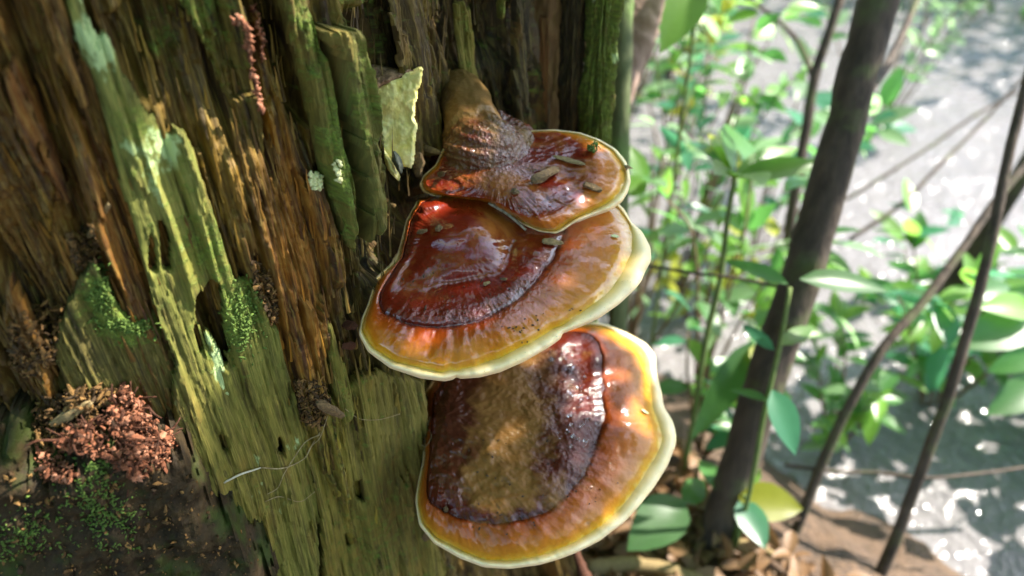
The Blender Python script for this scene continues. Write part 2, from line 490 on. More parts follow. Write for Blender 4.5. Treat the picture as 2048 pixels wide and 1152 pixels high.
# the tall pale green slab and its broad foot
plate('wood_slab', [(118, -60), (160, -20), (172, 10), (200, 70), (212, 62), (240, 130), (285, 215), (300, 232), (322, 228), (336, 272), (350, 250), (372, 262), (385, 300), (410, 370),
                    (437, 440), (452, 500), (470, 552), (500, 562), (530, 600), (545, 655), (562, 656), (574, 720), (600, 800), (612, 850), (640, 900), (640, 1240), (380, 1240), (330, 1000),
                    (345, 780), (350, 720), (315, 640), (300, 600), (285, 540), (262, 455), (240, 380), (218, 270), (190, 170), (150, 80)],
      0.014, 0.009, holes=[[(394, 600), (424, 566), (440, 572), (446, 660), (462, 738), (440, 728), (415, 692), (394, 640)], [(300, 470), (308, 480), (312, 540), (302, 535)], [(322, 448), (334, 470), (342, 540), (328, 535)],
                        [(388, 640), (400, 665), (408, 712), (398, 700)], [(440, 865), (452, 880), (456, 905), (446, 895)], [(582, 770), (588, 800), (584, 815)], [(560, 880), (570, 895), (566, 915), (558, 905)]],
      tintf=tints(GREEN, [(330, 400, 60, 60, PALE), (180, 90, 60, 120, (0.30, 0.37, 0.17)), (520, 950, 140, 200, YEL), (300, 300, 60, 60, (0.28, 0.33, 0.12)), (400, 520, 60, 60, (0.30, 0.31, 0.08)), (350, 830, 60, 120, (0.22, 0.20, 0.06))]),
      mossf=lambda x, y: 0.33 + blob(x, y, [(470, 620, 50, 60, 0.45), (420, 500, 60, 60, 0.25), (270, 260, 50, 60, 0.22), (340, 400, 90, 90, 0.1), (430, 680, 40, 60, 0.2)]),
      lichen=lambda x, y: 0.28 + blob(x, y, [(180, 90, 70, 140, 0.34), (300, 310, 80, 90, 0.28), (400, 520, 60, 60, 0.1), (430, 720, 40, 60, 0.15), (560, 900, 120, 200, 0.1)]), amp=0.33, seed=1)
plate('wood_slab', [(100, 700), (120, 650), (160, 552), (190, 528), (214, 566), (240, 622), (268, 640), (312, 618), (352, 720), (402, 800), (445, 900), (500, 1000), (560, 1240), (250, 1240), (180, 930), (105, 800)],
      0.010, 0.009, tintf=tints((0.15, 0.135, 0.035), [(200, 620, 60, 60, (0.17, 0.18, 0.05))]), mossf=lambda x, y: 0.33 + blob(x, y, [(205, 590, 40, 50, 0.5), (245, 650, 40, 40, 0.45), (290, 650, 40, 30, 0.3)]), amp=0.35, seed=2)
plate('wood_slab', [(632, 800), (650, 790), (690, 790), (730, 748), (790, 752), (852, 762), (858, 830), (856, 900), (850, 960), (842, 1040), (880, 1110), (930, 1240), (600, 1240), (618, 1000), (610, 880)],
      0.012, 0.012, holes=[[(716, 970), (728, 965), (736, 1010), (728, 1022), (718, 1000)], [(705, 1085), (712, 1080), (714, 1100), (706, 1102)], [(612, 930), (618, 935), (640, 1060), (652, 1240), (644, 1240), (632, 1060)]],
      tintf=tints(YEL, [(800, 1000, 60, 200, (0.20, 0.165, 0.045)), (650, 900, 60, 160, (0.33, 0.29, 0.06))]), mossf=lambda x, y: 0.36 + blob(x, y, [(760, 1080, 80, 80, 0.1)]), amp=0.36, seed=3)
plate('splinter', [(654, 655), (664, 648), (672, 655), (684, 700), (694, 740), (712, 830), (690, 850), (668, 800), (660, 730)], 0.016, 0.012, tintc=(0.30, 0.28, 0.07), moss=0.42, amp=0.3, rough=3, seed=4)
plate('splinter', [(406, 650), (420, 660), (440, 700), (455, 742), (470, 800), (420, 790), (408, 720)], 0.012, 0.006, tintc=(0.27, 0.32, 0.10), moss=0.5, lichen=0.6, amp=0.25, rough=3, seed=5)
# the square mossy post and the ridge beside it
plate('wood_post', [(660, 66), (682, 56), (700, 72), (716, 57), (730, 70), (740, 140), (748, 200), (760, 300), (772, 370), (776, 420), (766, 470), (750, 500), (738, 430), (722, 320), (706, 210), (690, 130), (668, 90)],
      0.024, 0.034, tintf=tints((0.21, 0.21, 0.075), [(712, 70, 40, 30, (0.30, 0.29, 0.12)), (735, 130, 18, 100, (0.27, 0.29, 0.09))]), mossf=lambda x, y: 0.36 + blob(x, y, [(720, 200, 50, 120, 0.15)]), lichen=0.2, amp=0.85, rough=6, edge=10, edge_drop=0.003, seed=6)  # top and right edge tinted paler, as if catching the light
plate('wood_ridge', [(560, -60), (628, -60), (640, 20), (660, 85), (664, 112), (674, 116), (682, 200), (700, 330), (716, 440), (712, 500), (700, 500), (680, 420), (655, 320), (628, 210), (600, 90)],
      0.020, 0.022, tintf=tints((0.21, 0.19, 0.045), [(690, 300, 40, 160, (0.20, 0.22, 0.05))]), mossf=lambda x, y: 0.42 + blob(x, y, [(650, 60, 40, 60, 0.28), (690, 260, 24, 160, 0.34)]), amp=0.55, rough=6, edge=14, edge_drop=0.006, seed=7)
plate('wood_ridge', [(330, -60), (470, -60), (500, 40), (510, 150), (545, 330), (560, 420), (530, 420), (490, 330), (470, 230), (430, 120), (390, 60)], 0.013, 0.016, tintf=tints((0.19, 0.14, 0.03), [(430, 80, 50, 90, (0.17, 0.16, 0.03))]),
      mossf=lambda x, y: 0.36 + blob(x, y, [(400, 40, 60, 90, 0.2)]), amp=0.7, rough=10, edge=18, edge_drop=0.008, seed=8, mat='core')
plate('wood_ridge', [(520, 60), (535, 30), (545, 70), (560, 140), (590, 240), (620, 350), (640, 440), (650, 560), (640, 760), (625, 800), (600, 700), (575, 560), (560, 420), (540, 260)], 0.012, 0.014,
      tintf=tints((0.46, 0.19, 0.024), [(560, 180, 60, 130, (0.22, 0.15, 0.026))]), moss=0.22, amp=0.75, rough=9, edge=18, edge_drop=0.008, seed=9, mat='core')
# strips of wood beside the stalk
plate('splinter', [(806, -40), (888, -40), (893, 20), (884, 70), (886, 110), (878, 170), (884, 230), (878, 300), (850, 320), (838, 230), (830, 120), (812, 40)], 0.014, 0.014, tintf=tints((0.17, 0.115, 0.035), [(868, 100, 14, 160, (0.29, 0.21, 0.04))]), moss=0.35, amp=0.5, rough=6, seed=10, mat='core')
plate('splinter', [(920, 10), (942, 0), (948, 18), (958, 20), (962, 90), (960, 140), (972, 176), (955, 160), (935, 165), (928, 100)], 0.012, 0.012, tintc=(0.25, 0.22, 0.045), moss=0.40, amp=0.35, rough=5, seed=11, srange=(0.3, 0.75))
plate('splinter', [(1000, -40), (1012, -40), (1010, 30), (1004, 50), (999, 20)], 0.008, 0.008, tintc=(0.22, 0.22, 0.05), moss=0.45, amp=0.3, rough=2, seed=12, srange=(0.3, 0.75))
plate('splinter', [(1040, -40), (1068, -40), (1070, 120), (1060, 300), (1040, 300), (1036, 100)], 0.010, 0.012, tintc=(0.07, 0.05, 0.025), moss=0.35, amp=0.35, rough=5, seed=13, srange=(0.3, 0.78))
# left: broken brown flakes
for k, (poly, tc, of) in enumerate([
    ([(0, 150), (30, 130), (60, 190), (110, 300), (150, 420), (100, 430), (40, 330)], (0.24, 0.10, 0.02), 0.012),
    ([(150, 250), (200, 250), (212, 300), (225, 380), (200, 400), (175, 340)], (0.26, 0.10, 0.02), 0.012),
    ([(205, 440), (215, 425), (240, 500), (270, 560), (298, 605), (262, 640), (235, 600), (212, 520)], (0.40, 0.165, 0.024), 0.012),
    ([(40, 250), (70, 280), (110, 390), (100, 470), (60, 380), (30, 300)], (0.30, 0.19, 0.03), 0.009),
    ([(60, -40), (120, -40), (150, 100), (185, 210), (160, 220), (110, 110)], (0.27, 0.15, 0.028), 0.010),
    ([(0, 600), (20, 560), (60, 640), (110, 760), (90, 850), (40, 800), (0, 720)], (0.24, 0.12, 0.03), 0.012)]):
    plate('bark_flake', poly, of, 0.012, tintc=tc, moss=0.2, amp=0.7, rough=9, edge=16, edge_drop=0.007, seed=20 + k, mat='core')

# loose fibres and flakes torn along the grain
def fibres(cnt, s0, s1, z0, z1, lw, parent):
    s_ = rng.uniform(s0, s1, cnt); z_ = rng.uniform(z0, z1, cnt); L = rng.uniform(*lw[0], cnt); W = rng.uniform(*lw[1], cnt); lift = rng.uniform(*lw[2], cnt)
    x, y, _ = proj(tp(s_, z_)); tc = tint_at(x, y) * rng.uniform(0.7, 1.7, (cnt, 1))
    VV = []; FF = []; m_ = 5
    base = np.interp(0, [0, 1], [0, 0])
    dsp = wood_disp(s_, z_)
    for j in range(m_):
        u = j / (m_ - 1); wd = W * (1 - 0.8 * u ** 1.5); zz = z_ + L * u; lean = 0.16 * sstep(0.35, 0.0, s_)
        sc_ = s_ - lean * L * u + W * 0.6 * (vn(z_ * 900, u * 3 + s_ * 0, 3) - 0.5)
        of = dsp + lift * u ** 1.4 + 0.0006
        for e, oo in ((-0.5, 0), (0.0, 0.35), (0.5, 0)):
            VV.append(tp(sc_ + wd * e, zz, of + wd * oo))
    V = np.stack(VV, 1); K = V.shape[1]
    f = []
    for j in range(m_ - 1):
        for e in range(2): f.append((j * 3 + e, j * 3 + e + 1, j * 3 + e + 4, j * 3 + e + 3))
    F = (np.array(f)[None] + (np.arange(cnt) * K)[:, None, None]).reshape(-1, 4)
    N = cnt * K; t3 = np.repeat(tc, K, axis=0)
    me = mesh_np('fibres', V.reshape(-1, 3), F, True, {'tint': t3, 'moss': np.full(N, 0.2), 'lichen': np.zeros(N)}, np.stack([np.repeat(s_ * 1.3, K) + 0.0004 * np.tile(np.arange(K) % 3, cnt), V[..., 2].ravel()], -1))
    o = obj('torn_fibres', me, M['core'], parent); o['kind'] = 'stuff'
fibres(2600, 0.06, 0.62, -0.30, 0.24, ((0.006, 0.030), (0.0008, 0.0028), (0.0005, 0.006)), stump)

# ------------------------------------------------------------------ bracket fungi
def cap_material(name, stops, speck=0.25, dusty=0.35, rough=0.09, dustc=(0.36, 0.145, 0.022), coat=1.0):
    k = NT(name)
    uv = k.uv()                        # x = angle, y = ring
    r = k.attr('ring')
    ob = k.ob()
    streak = k.noise(k.mapv(uv, (150, 5, 1)), 1.0, 4, 0.6, 0.2)
    streak = k.mix(k.rng(r, 0.30, 0.62), (0.5, 0.5, 0.5), streak)
    wob = k.noise(ob, 90.0, 5, 0.65)
    rr = k.math('ADD', r, k.math('MULTIPLY', k.math('SUBTRACT', wob, 0.5), 0.11))
    rr = k.math('ADD', rr, k.math('MULTIPLY', k.math('SUBTRACT', streak, 0.5), 0.09))
    base = k.ramp(rr, stops)
    dn = k.noise(ob, 38.0, 5, 0.65, 0.6)
    du = k.attr('dust')
    dz = k.rng(k.math('ADD', dn, k.math('SUBTRACT', du, 0.75)), 0.0, 0.22)
    c = k.mix(k.math('MULTIPLY', k.rng(streak, 0.5, 0.75), 0.35), base, k.mix(1.0, base, (0.45, 0.38, 0.35), 'MULTIPLY'))
    c = k.mix(k.math('MULTIPLY', dz, dusty), c, dustc)
    sp = k.noise(ob, 1500.0, 2, 0.5)
    c = k.mix(k.math('MULTIPLY', k.rng(sp, 0.70, 0.76), speck), c, (0.03, 0.015, 0.008))
    mot = k.noise(ob, 190.0, 4, 0.6)
    c = k.mix(k.math('MULTIPLY', k.rng(mot, 0.52, 0.75), 0.35), c, k.mix(1.0, c, (0.5, 0.35, 0.3), 'MULTIPLY'))
    k.P(Base_Color=c, Roughness=k.math('ADD', k.math('MULTIPLY', dz, 0.30), k.rng(mot, 0.3, 0.7, rough + 0.14, rough + 0.30)))
    k.b.inputs['Specular IOR Level'].default_value = 0.10
    wet = k.rng(k.noise(ob, 24.0, 3, 0.5), 0.35, 0.6, 0.55, 1.0)
    k.set(k.b, 'Coat Weight', k.math('MULTIPLY', k.math('MULTIPLY', wet, coat), k.math('SUBTRACT', 1.0, k.math('MULTIPLY', dz, 0.6))))
    k.b.inputs['Coat Roughness'].default_value = rough * 0.5
    k.b.inputs['Coat IOR'].default_value = 1.75
    k.b.inputs['Subsurface Weight'].default_value = 0.0
    wr = k.attr('wrinkle')
    h = k.math('ADD', k.math('MULTIPLY', streak, 0.5), k.math('MULTIPLY', mot, 0.6))
    nb = k.bump(h, 0.30, 0.0012)
    pit = k.n('TexVoronoi', {'Vector': ob, 'Scale': 260.0}).outputs['Distance']
    h2 = k.math('MULTIPLY', k.math('ADD', k.math('MULTIPLY', pit, 0.8), k.noise(ob, 320.0, 3, 0.6)), wr)
    nb = k.bump(h2, 0.8, 0.0022, nb)
    k.set(k.b, 'Normal', nb)
    k.set(k.b, 'Coat Normal', nb)
    return k.m
def rim_material():
    k = NT('fungus_margin'); ob = k.ob()
    n1 = k.noise(ob, 70.0, 4, 0.6); n2 = k.noise(ob, 900.0, 3, 0.6)
    r = k.attr('ring')
    yel = k.math('MULTIPLY', k.rng(r, 0.22, 0.0), k.rng(n1, 0.25, 0.7, 0.5, 1.0))
    c = k.mix(yel, k.mix(k.rng(n1, 0.4, 0.7), (0.84, 0.66, 0.36), (0.78, 0.64, 0.40)), (0.60, 0.38, 0.035))
    c = k.mix(k.math('MULTIPLY', k.rng(k.noise(ob, 45.0, 4), 0.58, 0.70), 0.45), c, (0.50, 0.36, 0.20))
    c = k.mix(k.rng(k.noise(ob, 1100.0, 1), 0.745, 0.77), c, (0.06, 0.035, 0.02))
    k.P(Base_Color=c, Roughness=0.55)
    k.b.inputs['Subsurface Weight'].default_value = 0.25
    k.b.inputs['Subsurface Radius'].default_value = (0.004, 0.003, 0.0015)
    k.b.inputs['Subsurface Scale'].default_value = 1.0
    k.set(k.b, 'Normal', k.bump(k.math('ADD', k.math('MULTIPLY', n2, 0.3), n1), 0.25, 0.002))
    return k.m
M['rim'] = rim_material()
k = NT('pore_surface'); n1 = k.noise(k.ob(), 60.0, 4)
k.P(Base_Color=k.mix(n1, (0.62, 0.55, 0.38), (0.45, 0.36, 0.20)), Roughness=0.7)
k.set(k.b, 'Normal', k.bump(k.noise(k.ob(), 1500.0, 2), 0.4, 0.0008)); M['pore'] = k.m
RED = (0.115, 0.0085, 0.0025); DRED = (0.062, 0.006, 0.0022)
M['cap_b'] = cap_material('fungus_cap_glossy', [(0.0, (0.15, 0.016, 0.004)), (0.28, RED), (0.42, (0.135, 0.011, 0.003)), (0.56, (0.115, 0.009, 0.0025)), (0.605, DRED), (0.65, (0.25, 0.036, 0.004)), (0.78, (0.34, 0.075, 0.005)), (0.90, (0.44, 0.135, 0.006)), (0.97, (0.55, 0.26, 0.008)), (1.0, (0.62, 0.38, 0.04))], dusty=0.5)
M['cap_a'] = cap_material('fungus_cap_stalked', [(0.0, (0.11, 0.016, 0.005)), (0.30, (0.13, 0.012, 0.004)), (0.55, RED), (0.64, (0.19, 0.020, 0.004)), (0.73, (0.36, 0.085, 0.006)), (0.90, (0.46, 0.15, 0.008)), (0.97, (0.56, 0.28, 0.012)), (1.0, (0.62, 0.40, 0.05))], dusty=0.5)
M['cap_c'] = cap_material('fungus_cap_dull', [(0.0, (0.050, 0.014, 0.006)), (0.40, (0.075, 0.020, 0.007)), (0.54, (0.075, 0.010, 0.004)), (0.605, (0.036, 0.006, 0.003)), (0.65, (0.23, 0.042, 0.005)), (0.80, (0.33, 0.085, 0.007)), (0.93, (0.42, 0.16, 0.010)), (0.98, (0.54, 0.27, 0.015)), (1.0, (0.60, 0.38, 0.06))], speck=0.5, dusty=0.75, rough=0.14, dustc=(0.20, 0.100, 0.022), coat=0.32)

NTH = 640
def radial(hub, pts, sm=5):
    pts = np.asarray(pts, float)
    a = np.arctan2(pts[:, 1] - hub[1], pts[:, 0] - hub[0]); r = np.hypot(pts[:, 0] - hub[0], pts[:, 1] - hub[1])
    # dense samples along the closed polyline so straight runs stay straight
    P = []
    for i in range(len(pts)):
        p, q = pts[i], pts[(i + 1) % len(pts)]
        m = max(2, int(np.hypot(*(q - p)) / 4))
        P.append(p + (q - p) * np.linspace(0, 1, m, endpoint=False)[:, None])
    P = np.vstack(P)
    a = np.arctan2(P[:, 1] - hub[1], P[:, 0] - hub[0]); r = np.hypot(P[:, 0] - hub[0], P[:, 1] - hub[1])
    o = np.argsort(a); a = a[o]; r = r[o]
    th = np.linspace(-np.pi, np.pi, NTH, endpoint=False)
    R = np.interp(th, np.r_[a - 2 * np.pi, a, a + 2 * np.pi], np.r_[r, r, r])
    if sm > 1:
        k_ = np.hanning(sm + 2)[1:-1]; k_ /= k_.sum()
        R = np.convolve(np.r_[R[-sm:], R, R[:sm]], k_, 'same')[sm:-sm]
    return th, R
def fungus(label, hub, n, d0, outer, margin, ring, mat, hfun, tk, dustf, wrinkf, ring_r=0.6, dropf=None, sm_out=5, rimseed=0, ringwob=0.03):
    """cap lofted through its traced growth rings; plane n.X = d0 carries the margin"""
    n = np.asarray(n, float); n /= np.linalg.norm(n)
    th, RO = radial(hub, outer, sm_out); _, RM = radial(hub, margin, 9); _, RR = radial(hub, ring, 15)
    RM = np.minimum(RM, RO - 1.5); RR = np.minimum(RR, RM * 0.93)
    RR = RR * (1 + ringwob * (fbm(th * 5 + 70, th * 0 + rimseed, 6, 5) - 0.5) * 2)
    RM = RM + 1.6 * (fbm(th * 12 + 40, th * 0 + rimseed, 5, 4) - 0.5) * 2
    rows = np.r_[np.linspace(0.004, ring_r - 0.05, 70), np.linspace(ring_r - 0.048, ring_r + 0.05, 34), np.linspace(ring_r + 0.052, 1, 66)]
    r = rows[:, None] * np.ones((1, NTH)); t = np.ones((len(rows), 1)) * th[None]
    rad = np.where(r < ring_r, r / ring_r * RR, RR + (r - ring_r) / (1 - ring_r) * (RM - RR))
    x = hub[0] + rad * np.cos(t); y = hub[1] + rad * np.sin(t)
    drop = dropf(th) if dropf else 0 * th
    H = hfun(r, t, x, y) + drop[None] * r ** 3
    P = hit_plane(x, y, n, d0 + H)
    dust = dustf(r, t, x, y); wr = wrinkf(r, t, x, y)
    F = grid_faces(len(rows), NTH, wrap=True)
    base = P.reshape(-1, 3).mean(0)
    thing = empty('bracket_fungus', hit_plane(np.array(hub[0]), np.array(hub[1]), n, d0 - tk))
    tag(thing, label, 'mushroom', 'bracket fungi on the stump')
    me = mesh_np('cap', P.reshape(-1, 3), F, True, {'ring': r.ravel(), 'dust': dust.ravel(), 'wrinkle': wr.ravel()}, np.stack([t / (2 * np.pi) + 0.5, r], -1).reshape(-1, 2))
    obj('cap', me, mat, thing)
    gu = np.gradient(P, axis=0); gv = np.gradient(P, axis=1); N = np.cross(gv, gu); N /= np.linalg.norm(N, axis=-1)[..., None] + 1e-12
    N *= np.sign((N @ n))[..., None]
    SURF.append((x.ravel(), y.ravel(), P.reshape(-1, 3), N.reshape(-1, 3)))
    # rim
    hM = H[-1]
    ph = np.linspace(0, np.pi, 20)
    wav = 0.0012 * (fbm(th * 9 + 11, th * 0 + rimseed, 8, 3) - 0.5) * 2
    V = []
    O3 = hit_plane(hub[0] + RO * np.cos(th), hub[1] + RO * np.sin(th), n, d0 + hM - tk * 0.5)
    inw = hit_plane(np.array(hub[0]), np.array(hub[1]), n, d0 - tk * 0.5) - O3; inw -= (inw @ n)[:, None] * n; inw /= np.linalg.norm(inw, axis=1)[:, None]
    for p in ph:
        if p <= np.pi / 2:
            f = np.sin(p); R = RM + (RO - RM) * f
            hh = hM - tk * 0.5 * (1 - np.cos(p)) + 0.0022 * np.sin(2 * p) + wav * np.sin(2 * p)
            V.append(hit_plane(hub[0] + R * np.cos(th), hub[1] + R * np.sin(th), n, d0 + hh))
        else:
            V.append(O3 + inw * (tk * 0.9 * (1 - np.sin(p)))[..., None] - n * (tk * 0.5 * -np.cos(p)))
    V = np.array(V)
    rr = (np.linspace(0, 1, 20)[:, None] * np.ones((1, NTH)))
    me = mesh_np('rim', V.reshape(-1, 3), grid_faces(20, NTH, wrap=True), True, {'ring': rr.ravel()}, np.stack([t[:20] / 6.28, rr], -1).reshape(-1, 2))
    obj('rim', me, M['rim'], thing)
    # underside
    u = np.linspace(0, 0.97, 8)
    hub3 = hit_plane(np.array(hub[0]), np.array(hub[1]), n, d0 - tk * 1.5)
    U = np.array([V[-1] + (hub3 - V[-1]) * q + n * 0.004 * np.sin(q * 3.0) for q in u])
    me = mesh_np('pore_surface', U.reshape(-1, 3), grid_faces(8, NTH, wrap=True), True)
    obj('pore_surface', me, M['pore'], thing)
    return thing
def gz(x, y, cx, cy, rx, ry, ang=0):
    a = math.radians(ang); u = (x - cx) * math.cos(a) + (y - cy) * math.sin(a); v = -(x - cx) * math.sin(a) + (y - cy) * math.cos(a)
    return np.exp(-(u / rx) ** 2 - (v / ry) ** 2)

TB = math.radians(14)
NB = np.array([0.02, -math.sin(TB), math.cos(TB)]); NB /= np.linalg.norm(NB)
DB = 0.0
def hB(r, t, x, y):
    h = 0.011 * (1 - r ** 1.7)
    h += 0.0035 * np.sin(np.clip((r - 0.61) / 0.39, 0, 1) * np.pi) ** 0.8
    h -= 0.0012 * np.exp(-((r - 0.605) / 0.018) ** 2) * (0.35 + 1.3 * fbm(t * 5 + 30, r * 0, 406, 3))
    h += 0.0022 * np.exp(-((r - 0.52) / 0.07) ** 2)
    h += 0.016 * gz(x, y, 890, 455, 95, 62, 15) + 0.006 * gz(x, y, 955, 450, 38, 55, -30)
    h -= 0.005 * gz(x, y, 925, 562, 95, 16, -12) + 0.004 * gz(x, y, 1018, 500, 18, 50, 15)
    h += 0.007 * gz(x, y, 850, 408, 50, 16, -8)
    h += 0.0018 * (fbm(x / 70, y / 50, 401, 3) - 0.5) * 2 + 0.0012 * (fbm(t * 9, r * 3, 402, 3) - 0.5) * 2 * sstep(0.3, 0.6, r)
    h += 0.00035 * np.sin(t * 46 + 5 * fbm(t * 4, r * 4, 5)) * gz(x, y, 950, 520, 80, 40, -25) * sstep(0.2, 0.4, r)
    h -= 0.003 * sstep(0.9, 1.0, r) ** 2
    return h
B_OUT = [(836, 398), (812, 440), (802, 480), (793, 512), (786, 512), (784, 524), (770, 538), (747, 558), (741, 588), (734, 612), (722, 638), (720, 652), (717, 668), (735, 702), (780, 735), (840, 755), (888, 761), (908, 757), (912, 750), (918, 756), (960, 753), (1000, 743),
         (1050, 721), (1100, 692), (1122, 676), (1126, 664), (1134, 662), (1165, 650), (1200, 634), (1240, 606), (1272, 576), (1284, 560), (1288, 548), (1303, 520), (1301, 494), (1284, 462), (1262, 444), (1250, 420), (1230, 400), (1100, 375), (1000, 365), (900, 372)]
B_MAR = [(838, 400), (815, 442), (806, 482), (796, 520), (774, 542), (752, 562), (745, 590), (738, 614), (727, 642), (724, 660), (743, 694), (790, 723), (850, 738), (885, 745), (908, 738), (913, 746), (920, 738), (950, 732), (1000, 716), (1060, 686), (1110, 656), (1126, 650), (1136, 644), (1170, 622),
         (1215, 586), (1245, 545), (1262, 505), (1266, 475), (1258, 446), (1244, 424), (1222, 404), (1100, 380), (1000, 370), (900, 377)]
B_RING = [(842, 404), (822, 446), (812, 480), (800, 520), (782, 550), (765, 575), (757, 598), (765, 622), (800, 640), (850, 651), (905, 654), (945, 645), (990, 625), (1040, 592), (1080, 552), (1105, 516), (1118, 480), (1128, 462), (1110, 420), (1040, 395), (960, 384), (900, 382)]
fB = fungus('wide glossy red bracket fungus between the stalked cap and the dull lower cap', (905, 478), NB, DB, B_OUT, B_MAR, B_RING, M['cap_b'], hB, 0.013,
       lambda r, t, x, y: 0.18 + 0.18 * sstep(1050, 1200, x) * sstep(0.6, 0.75, r) + 0.25 * gz(x, y, 985, 450, 40, 50) + 0.2 * gz(x, y, 930, 700, 160, 24, -10) + 0.18 * gz(x, y, 1130, 620, 60, 40, -30),
       lambda r, t, x, y: 0.08 + 0.9 * gz(x, y, 890, 628, 100, 22) + 0.5 * gz(x, y, 1050, 570, 60, 30, -40), rimseed=1)

def hA(r, t, x, y):
    h = 0.006 * (1 - r ** 2)
    h += 0.007 * np.clip(gz(x, y, 955, 315, 90, 60, 25), 0, 1)
    h -= 0.0005 * np.exp(-((r - 0.62) / 0.04) ** 2)
    h += 0.005 * gz(x, y, 1105, 440, 60, 20, -8) + 0.003 * gz(x, y, 1185, 310, 50, 30)
    h -= 0.004 * gz(x, y, 1080, 350, 60, 18)
    h += 0.0022 * (fbm(x / 50, y / 34, 411, 3) - 0.5) * 2 + 0.0012 * (fbm(t * 9, r * 3, 412, 3) - 0.5) * 2 * sstep(0.3, 0.6, r)
    h -= 0.004 * sstep(0.88, 1.0, r) ** 2
    return h
A_OUT = [(845, 352), (870, 330), (884, 300), (900, 275), (960, 262), (1010, 264), (1060, 261), (1110, 259), (1160, 265), (1200, 279), (1232, 298), (1252, 322), (1258, 340), (1262, 362), (1256, 384), (1244, 403), (1222, 418), (1185, 431), (1150, 445), (1128, 460), (1112, 468), (1080, 464), (1050, 452), (1015, 432), (985, 414),
         (960, 405), (930, 402), (895, 398), (862, 392), (846, 384), (838, 370)]
A_MAR = [(848, 354), (872, 333), (887, 304), (902, 280), (960, 266), (1010, 267), (1060, 264), (1110, 262), (1158, 268), (1198, 283), (1226, 302), (1244, 325), (1250, 345), (1250, 364), (1238, 386), (1222, 402), (1200, 414), (1172, 426), (1145, 440), (1124, 455), (1110, 463), (1080, 460), (1052, 448), (1017, 429), (987, 411),
         (960, 402), (930, 399), (895, 394), (864, 388), (850, 381), (842, 369)]
A_RING = [(858, 356), (878, 338), (892, 308), (906, 286), (960, 272), (1010, 272), (1060, 268), (1110, 268), (1140, 278), (1165, 295), (1182, 318), (1185, 340), (1172, 370), (1140, 398), (1108, 420), (1085, 432), (1060, 432), (1030, 420), (1000, 406), (970, 396), (935, 392), (900, 388), (872, 382), (856, 376), (850, 367)]
fA = fungus('smaller amber and red bracket fungus hanging from a thick knobbly stalk', (1000, 338), NB, DB + 0.026, A_OUT, A_MAR, A_RING, M['cap_a'], hA, 0.010,
       lambda r, t, x, y: 0.22 + 0.18 * gz(x, y, 1000, 360, 100, 30) + 0.2 * gz(x, y, 1215, 340, 40, 60),
       lambda r, t, x, y: 0.15 + 1.0 * gz(x, y, 975, 310, 90, 60), ring_r=0.62,
       dropf=lambda th: -0.014 * np.exp(-((th - 0.85) / 0.65) ** 2) - 0.012 * np.exp(-((th - 2.1) / 0.7) ** 2), rimseed=2, ringwob=0.06)
# stalk
SP = [(902, 172, 0.665, 0.010), (914, 176, 0.645, 0.0150), (924, 186, 0.632, 0.0172), (930, 202, 0.622, 0.0188), (937, 225, 0.612, 0.0205), (944, 250, 0.603, 0.0222), (951, 275, 0.597, 0.0255), (960, 298, 0.596, 0.031), (968, 318, 0.606, 0.038), (972, 330, 0.622, 0.044), (974, 340, 0.642, 0.046)]
pp = spline(np.array([at(a, b, c) for a, b, c, d in SP]), 90); rr = spline(np.array([[d, 0, 0] for a, b, c, d in SP]), 90)[:, 0]
n = 96
V, F = tube_np(pp, rr, n, 0, 0, cap=False)
V = V.reshape(90, n, 3); ax = V - pp[:, None]
ii = np.arange(90)[:, None] / 90; aa = np.arange(n)[None] / n
cl = lambda k_: np.cos(aa * 2 * np.pi) * k_
kn = (fbm(np.cos(aa * 6.283) * 3 + 20 + 0 * ii, np.sin(aa * 6.283) * 3 + ii * 9, 55, 4) - 0.5) * 2
fold = np.sin(ii * 40 + 3 * kn) * sstep(0.5, 0.62, ii) * 0.04 - 0.10 * np.exp(-((ii - 0.56 + 0.03 * kn) / 0.015) ** 2)
V = pp[:, None] + ax * (1 + 0.10 * kn + fold)[..., None]
me = mesh_np('stalk', V.reshape(-1, 3), grid_faces(90, n, wrap=True), True, {'ring': (0.05 + 0.3 * (1 - ii) + 0 * aa).ravel(), 'dust': (0.62 - 0.30 * sstep(0.45, 0.7, ii) + 0 * aa).ravel(), 'wrinkle': (0.25 + 0.9 * sstep(0.5, 0.65, ii) + 0 * aa).ravel()},
             np.stack([aa + 0 * ii, ii + 0 * aa], -1).reshape(-1, 2))
M['stalk'] = cap_material('fungus_stalk', [(0.0, (0.08, 0.012, 0.005)), (0.15, (0.085, 0.014, 0.007)), (0.24, (0.075, 0.030, 0.012)), (0.35, (0.06, 0.034, 0.010))], speck=0.4, dusty=0.8, rough=0.1, dustc=(0.16, 0.095, 0.028))
obj('stalk', me, M['stalk'], fA)

TC = math.radians(10)
NC = np.array([0.06, -math.sin(TC), math.cos(TC)]); NC /= np.linalg.norm(NC)
def hC(r, t, x, y):
    h = 0.030 * (1 - r ** 1.8)
    h -= 0.0012 * np.exp(-((r - 0.605) / 0.024) ** 2) * (0.35 + 1.3 * fbm(t * 5 + 30, r * 0, 407, 3))
    h += 0.0030 * np.sin(np.clip((r - 0.61) / 0.39, 0, 1) * np.pi)
    h += 0.0015 * np.exp(-((r - 0.52) / 0.06) ** 2)
    h += 0.0030 * (fbm(x / 60, y / 60, 421, 3) - 0.5) * 2
    h += 0.0018 * (fbm(t * 14, r * 2.2, 422, 4) - 0.5) * 2 * sstep(0.3, 0.6, r)
    h += 0.0016 * (fbm(x / 16, y / 12, 423, 3) - 0.5) * 2 * sstep(0.62, 0.5, r)
    h -= 0.004 * gz(x, y, 1160, 760, 30, 120, -8)
    h -= 0.003 * sstep(0.9, 1.0, r) ** 2
    return h
